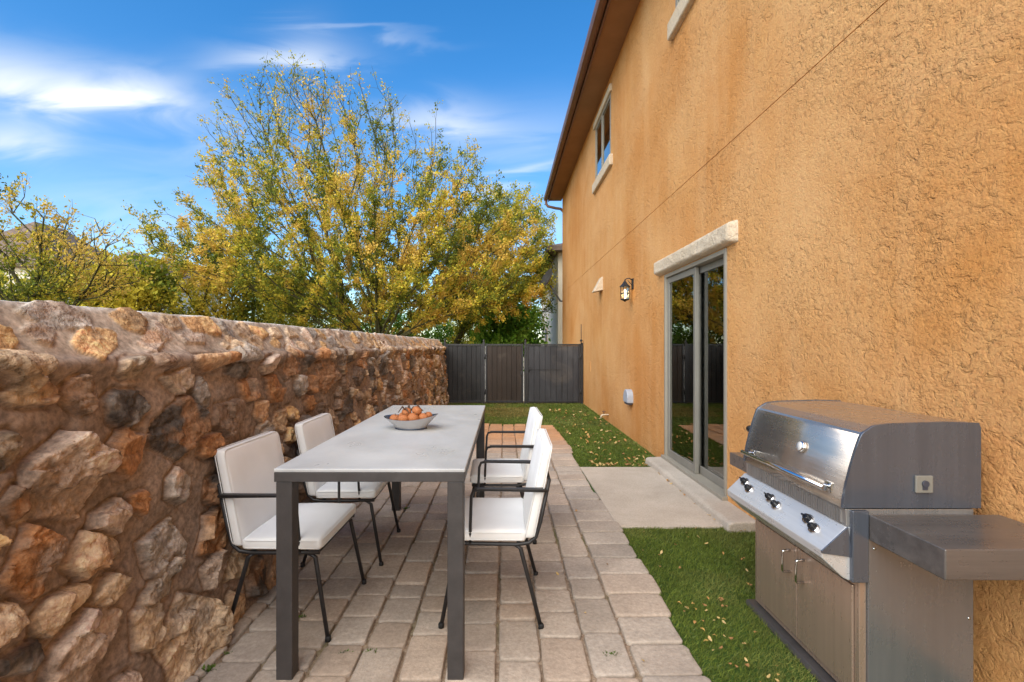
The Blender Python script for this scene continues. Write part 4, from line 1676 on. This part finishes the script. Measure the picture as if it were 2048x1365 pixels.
def tree(name, root, tips, label, group, rtip=.008, expo=.5, alpha=.55, step=.35, twigs=5, leaves=21, lsize=.065, twig_len=.45, palette=None, trunk_top=None, clear=None, spread=.07, rmax=.2, density=None):
    t_ = empty(name, root, 0, label, 'tree', group)
    rt = np.array(root)
    nodes, par, dirs, ends = mst_tree(rt, tips, alpha, step, trunk_top)
    cnt = np.zeros(len(nodes))
    for e in ends: cnt[e] += 1
    for i in range(len(nodes) - 1, 0, -1): cnt[par[i]] += cnt[i]
    rad = np.minimum(rtip * np.maximum(cnt, .6) ** expo, rmax)
    V = []; Fc = []
    def tubes(p0, p1, r0, r1, d0, d1, n):
        i0 = len(V)
        for p, r, d in ((p0, r0, d0), (p1, r1, d1)):
            a = np.cross(d, [0.31, .2, .93]); a = a / (np.linalg.norm(a) + 1e-9)
            b_ = np.cross(d, a)
            for k in range(n):
                th = 2 * math.pi * k / n
                V.append(p + (a * math.cos(th) + b_ * math.sin(th)) * r)
        for k in range(n):
            Fc.append((i0 + k, i0 + (k + 1) % n, i0 + n + (k + 1) % n, i0 + n + k))
    for i in range(1, len(nodes)):
        p = par[i]
        tubes(nodes[p] - rt, nodes[i] - rt, min(rad[p], rad[i] * 1.25), rad[i], dirs[p] if p > 0 and (dirs[p] @ dirs[i]) > .7 else dirs[i], dirs[i], 7 if rad[i] > .03 else 4)
    # twigs and leaves
    LP = []; LD = []
    for e in ends:
        base = [e]; q = e
        for _ in range(3):
            if par[q] > 0: q = par[q]; base.append(q)
        for k in range(twigs):
            bi = base[k % len(base)]
            d = dirs[bi] + rng.normal(0, .55, 3) + np.array([0, 0, .15])
            d = d / np.linalg.norm(d)
            l = twig_len * rng.uniform(.5, 1.2)
            p0 = nodes[bi]; p1 = p0 + d * l
            if clear is not None and not clear(p1): continue
            tubes(p0 - rt, p1 - rt, rtip * .7, rtip * .3, d, d, 3)
            dn = 1.0 if density is None else density(p1)
            nl = rng.poisson(leaves * dn)
            if nl == 0: continue
            # clumped: two or three bunches along each twig
            nb = int(rng.integers(1, 4))
            cs = rng.uniform(.25, 1.05, nb)
            for _ in range(nl):
                s = cs[int(rng.integers(nb))]
                LP.append(p0 + d * l * s + rng.normal(0, spread, 3))
                LD.append(d + rng.normal(0, .7, 3))
    np_obj('trunk', np.array(V), Fc, 'bark', t_, smooth=True)
    LP = np.array(LP); LD = np.array(LD)
    if clear is not None:
        m = np.array([clear(p) for p in LP]); LP = LP[m]; LD = LD[m]
    n = len(LP)
    LD /= np.linalg.norm(LD, axis=1)[:, None] + 1e-9
    sd = np.cross(LD, rng.normal(0, 1, (n, 3))); sd /= np.linalg.norm(sd, axis=1)[:, None] + 1e-9
    sz = lsize * rng.uniform(.55, 1.35, n)[:, None]
    P0 = LP - rt
    A = P0 - LD * sz * .5; Bq = P0 + sd * sz * .26; Cq = P0 + LD * sz * .5; Dq = P0 - sd * sz * .26
    LV = np.stack([A, Bq, Cq, Dq], 1).reshape(-1, 3)
    LF = np.arange(n * 4).reshape(-1, 4)
    pal = np.array(palette)
    # colour changes from bunch to bunch
    f = fbm(LP[:, 0] * 1.7 + LP[:, 1], LP[:, 2] * 1.7 + LP[:, 1] * .6, 13, 3)
    f = np.clip((f - .5) * 2.6 + .5 + rng.normal(0, .22, n), 0, .999)
    lc = pal[(f * len(pal)).astype(int)] * rng.uniform(.75, 1.25, (n, 1))
    np_obj('crown', LV, LF, 'tree_leaf', t_, col=np.repeat(lc, 4, 0))
    return t_


GOLD = [(.13, .165, .020), (.26, .27, .028), (.43, .39, .036), (.57, .465, .045), (.66, .50, .055), (.68, .46, .09)]
GREEN = [(.09, .20, .02), (.14, .30, .028), (.19, .36, .035), (.26, .40, .05)]
OLIVE = [(.15, .20, .022), (.28, .30, .03), (.42, .39, .035), (.54, .44, .045)]


def outline_tips(poly_px, Y, n, depth=.8, zpow=None, cxm=None):
    """tips inside a solid of real depth whose middle section is the outline at distance Y"""
    pts = np.array([P(px, py, Y) for px, py in poly_px])[:, [0, 2]]
    zmin, zmax = pts[:, 1].min(), pts[:, 1].max()
    xmin, xmax = pts[:, 0].min(), pts[:, 0].max()
    def inside(x, z):
        c = False
        j = len(pts) - 1
        for i in range(len(pts)):
            if (pts[i, 1] > z) != (pts[j, 1] > z) and x < (pts[j, 0] - pts[i, 0]) * (z - pts[i, 1]) / (pts[j, 1] - pts[i, 1]) + pts[i, 0]: c = not c
            j = i
        return c
    def span(z):
        xs = []
        j = len(pts) - 1
        for i in range(len(pts)):
            if (pts[i, 1] > z) != (pts[j, 1] > z): xs.append((pts[j, 0] - pts[i, 0]) * (z - pts[i, 1]) / (pts[j, 1] - pts[i, 1]) + pts[i, 0])
            j = i
        return (min(xs), max(xs)) if xs else (0, 0)
    out = []
    while len(out) < n:
        x = rng.uniform(xmin, xmax); z = rng.uniform(zmin, zmax)
        if zpow and rng.random() > zpow((z - zmin) / (zmax - zmin)): continue
        if not inside(x, z): continue
        a, b_ = span(z)
        mid, hw = (a + b_) / 2, (b_ - a) / 2 + 1e-3
        q = min(1, abs(x - mid) / hw)
        dy = math.sqrt(max(0, 1 - q * q)) * hw * depth
        out.append(np.array([x, Y + rng.uniform(-1, 1) * dy, z]))
    return out


def clear_house(p):
    if p[0] < -1.25 or p[1] > 16.2: return not (p[0] > 2.05 and p[1] < 40 and p[1] > 17)
    if p[1] < 11.4 : return False
    return p[0] < 1.15


main_poly = [(330, 470), (400, 430), (440, 405), (440, 335), (448, 255), (465, 185), (515, 152), (560, 150), (640, 128), (680, 175), (725, 190), (760, 200), (815, 205), (830, 260), (875, 268), (930, 285), (980, 335), (1005, 400), (1060, 430), (1085, 490),
             (1080, 580), (1010, 640), (900, 640), (800, 600), (700, 615), (600, 640), (480, 600), (400, 560), (350, 520)]
YT = 14.5
tr0 = P(752, 700, YT)
tb = (tr0[0], YT, -.03)
def main_density(p):
    z = p[2]
    return float(np.clip(1.9 - .25 * (z - 1.5), .22, 1.6))
tips = outline_tips(main_poly, YT, 900, .75, zpow=lambda f: 1.0 - .62 * f)
tree('palo_verde_tree', tb, tips, 'largest tree with golden yellow leaves and fanning bare branches, behind the stone wall', 'trees beyond the wall', rtip=.0072, expo=.47, alpha=.85, twigs=6, leaves=44, lsize=.07, twig_len=.5,
     palette=GOLD, trunk_top=[(tb[0] + .02, YT, .5), (tb[0] + .05, YT, 1.15)], clear=clear_house, spread=.055, rmax=.17, density=main_density)

right_poly = [(880, 560), (900, 480), (930, 430), (985, 395), (1040, 385), (1090, 420), (1112, 480), (1118, 560), (1112, 620), (1060, 660), (960, 650), (900, 620)]
YR = 19.0
tb2 = P(905, 700, YR); tb2 = (tb2[0], YR, -.03)
tips = outline_tips(right_poly, YR, 260, .7)
tree('palo_verde_tree', tb2, tips, 'lower golden tree between the largest tree and the orange house', 'trees beyond the wall', rtip=.010, expo=.46, alpha=.6, twigs=6, leaves=40, lsize=.085, twig_len=.55,
     palette=OLIVE + GOLD[2:5], trunk_top=[(tb2[0], YR, .6), (tb2[0] + .1, YR, 1.2)], clear=clear_house, spread=.09, rmax=.14)

tl1 = [(-120, 420), (-60, 350), (0, 368), (60, 400), (110, 440), (150, 500), (140, 570), (60, 600), (-80, 600), (-160, 520)]
YL = 9.0
b3 = P(30, 700, YL); b3 = (b3[0], YL, -.03)
tips = outline_tips(tl1, YL, 120, .6, zpow=lambda f: 1 - .5 * f)
tree('palo_verde_tree', b3, tips, 'thin golden tree at the left edge of the photo above the wall', 'trees beyond the wall', rtip=.0075, expo=.46, alpha=.7, twigs=5, leaves=21, lsize=.06, twig_len=.4,
     palette=GOLD, trunk_top=[(b3[0], YL, .4), (b3[0] + .05, YL, 1.0)], spread=.05, rmax=.07)
tl2 = [(70, 540), (90, 470), (130, 430), (190, 420), (230, 450), (255, 500), (270, 560), (250, 600), (150, 610), (90, 590)]
YL2 = 10.5
b4 = P(120, 700, YL2); b4 = (b4[0], YL2, -.03)
tips = outline_tips(tl2, YL2, 95, .7, zpow=lambda f: 1 - .5 * f)
tree('palo_verde_tree', b4, tips, 'small sparse golden tree right of the one at the left edge', 'trees beyond the wall', rtip=.0075, expo=.46, alpha=.7, twigs=4, leaves=9, lsize=.07, twig_len=.4,
     palette=GOLD, trunk_top=[(b4[0], YL2, .5), (b4[0] + .05, YL2, 1.1)], spread=.05, rmax=.06)

# shrubs: low, leafy to the ground
def shrub(poly, Y, n, label, pal, lsize=.12, leaves=22, basepx=None):
    bx = np.mean([p[0] for p in poly]) if basepx is None else basepx
    b_ = P(bx, 700, Y); b_ = (b_[0], Y, -.03)
    tips = outline_tips(poly, Y, n, .8)
    tree('shrub', b_, tips, label, 'shrubs beyond the wall', rtip=.009, expo=.45, alpha=.55, twigs=5, leaves=leaves, lsize=lsize, twig_len=.5, palette=pal, spread=.11, rmax=.06, clear=clear_house)


shrub([(180, 560), (215, 525), (270, 530), (310, 545), (330, 600), (320, 660), (190, 660)], 13, 110, 'dense yellow green shrub behind the wall, under the far roofs', OLIVE + GOLD[2:4])
shrub([(330, 570), (380, 510), (440, 500), (500, 540), (520, 600), (510, 660), (340, 660)], 15.5, 130, 'spreading olive shrub with visible stems left of the big tree', GOLD[:5], leaves=14)
shrub([(480, 590), (560, 560), (640, 580), (700, 610), (700, 670), (480, 670)], 19, 130, 'yellow shrub low behind the big tree trunk', OLIVE)
shrub([(700, 640), (760, 615), (850, 620), (900, 640), (900, 700), (700, 700)], 21, 120, 'bright green shrub below the big tree crown', GREEN + OLIVE[:1])
shrub([(965, 655), (995, 635), (1035, 622), (1062, 632), (1070, 665), (1064, 710), (965, 710)], 17.5, 110, 'bright green shrub above the gate beside the cream house', GREEN, lsize=.16)
shrub([(-140, 570), (-60, 540), (40, 560), (120, 575), (140, 660), (-140, 660)], 14, 110, 'olive shrub mass at the left edge behind the thin tree', OLIVE)
shrub([(890, 640), (940, 630), (990, 640), (1000, 700), (890, 700)], 24, 80, 'olive shrub seen low between the trees above the gate', OLIVE)


# ================================================================== houses beyond
def far_house(x0, x1, y0, y1, zw, zr, label, wall='cream_stucco', wins=()):
    root = empty('neighbour_house', ((x0 + x1) / 2, (y0 + y1) / 2, 0), 0, label, 'house')
    off = -root.location
    b = B()
    b.box(x0, x1, y0, y1, -.03, zw)
    o = b.build('wall', wall, root); o.location = off
    b = B()
    e = .45
    hw = min(x1 - x0, y1 - y0) / 2
    if x1 - x0 >= y1 - y0:
        r0, r1 = (x0 + hw, (y0 + y1) / 2), (x1 - hw, (y0 + y1) / 2)
    else:
        r0, r1 = ((x0 + x1) / 2, y0 + hw), ((x0 + x1) / 2, y1 - hw)
    cs = [(x0 - e, y0 - e), (x1 + e, y0 - e), (x1 + e, y1 + e), (x0 - e, y1 + e)]
    lo = [b.bm.verts.new((c[0], c[1], zw - .05)) for c in cs]
    up = [b.bm.verts.new((c[0], c[1], zw + .12)) for c in cs]
    ra, rb = b.bm.verts.new((*r0, zr)), b.bm.verts.new((*r1, zr))
    b.bm.faces.new(lo)
    for k in range(4): b.bm.faces.new((lo[k], lo[(k + 1) % 4], up[(k + 1) % 4], up[k]))
    if x1 - x0 >= y1 - y0:
        b.bm.faces.new((up[0], up[1], rb, ra)); b.bm.faces.new((up[1], up[2], rb)); b.bm.faces.new((up[2], up[3], ra, rb)); b.bm.faces.new((up[3], up[0], ra))
    else:
        b.bm.faces.new((up[0], up[1], ra)); b.bm.faces.new((up[1], up[2], rb, ra)); b.bm.faces.new((up[2], up[3], rb)); b.bm.faces.new((up[3], up[0], ra, rb))
    o = b.build('roof', 'roof_brown', root); o.location = off
    for (wx0, wx1, wz0, wz1) in wins:
        b = B()
        b.box(wx0 - .08, wx1 + .08, y0 - .04, y0 - .003, wz0 - .08, wz1 + .08)
        o = b.build('window', 'trim_stucco', root); o.location = off
        b = B()
        b.box(wx0, wx1, y0 - .055, y0 - .042, wz0, wz1)
        b.build('pane', 'screen_dark', o)
    return root


a = P(-170, 500, 32); c_ = P(95, 505, 32)
far_house(a[0] + .5, c_[0] - .8, 32, 42, 6.6, P(30, 445, 36)[2], 'cream house with brown hip roof at the far left edge', wins=((-31, -30, 4.2, 5.4), (-35, -33.6, 4.2, 5.4)))
a = P(150, 540, 40); c_ = P(285, 545, 40)
far_house(a[0], c_[0] - .5, 40, 50, 6.9, P(200, 513, 45)[2], 'far tan house with flat topped brown roof above the shrubs', wins=((-33, -32, 4, 5.2),))
a = P(280, 545, 55); c_ = P(350, 545, 55)
far_house(a[0], c_[0], 55, 64, 8.6, P(310, 538, 59)[2], 'farthest low roofed tan house left of the big tree')
# cream house beyond the gate, its long side parallel to the orange house
nb = far_house(2.08, 10.0, 18.6, 27.0, 5.0, 6.7, 'cream stucco house just beyond the far corner of the orange house')
b = B()
b.box(2.045, 2.078, 23.2, 24.0, 1.2, 2.2)
o = b.build('window', 'trim_stucco', nb); o.location = -nb.location
b = B()
b.box(2.022, 2.043, 23.28, 23.92, 1.28, 2.12)
b.build('pane', 'screen_dark', o)

# distant scrub wall along the road, so the horizon is closed
print('objects', len(scene.objects))
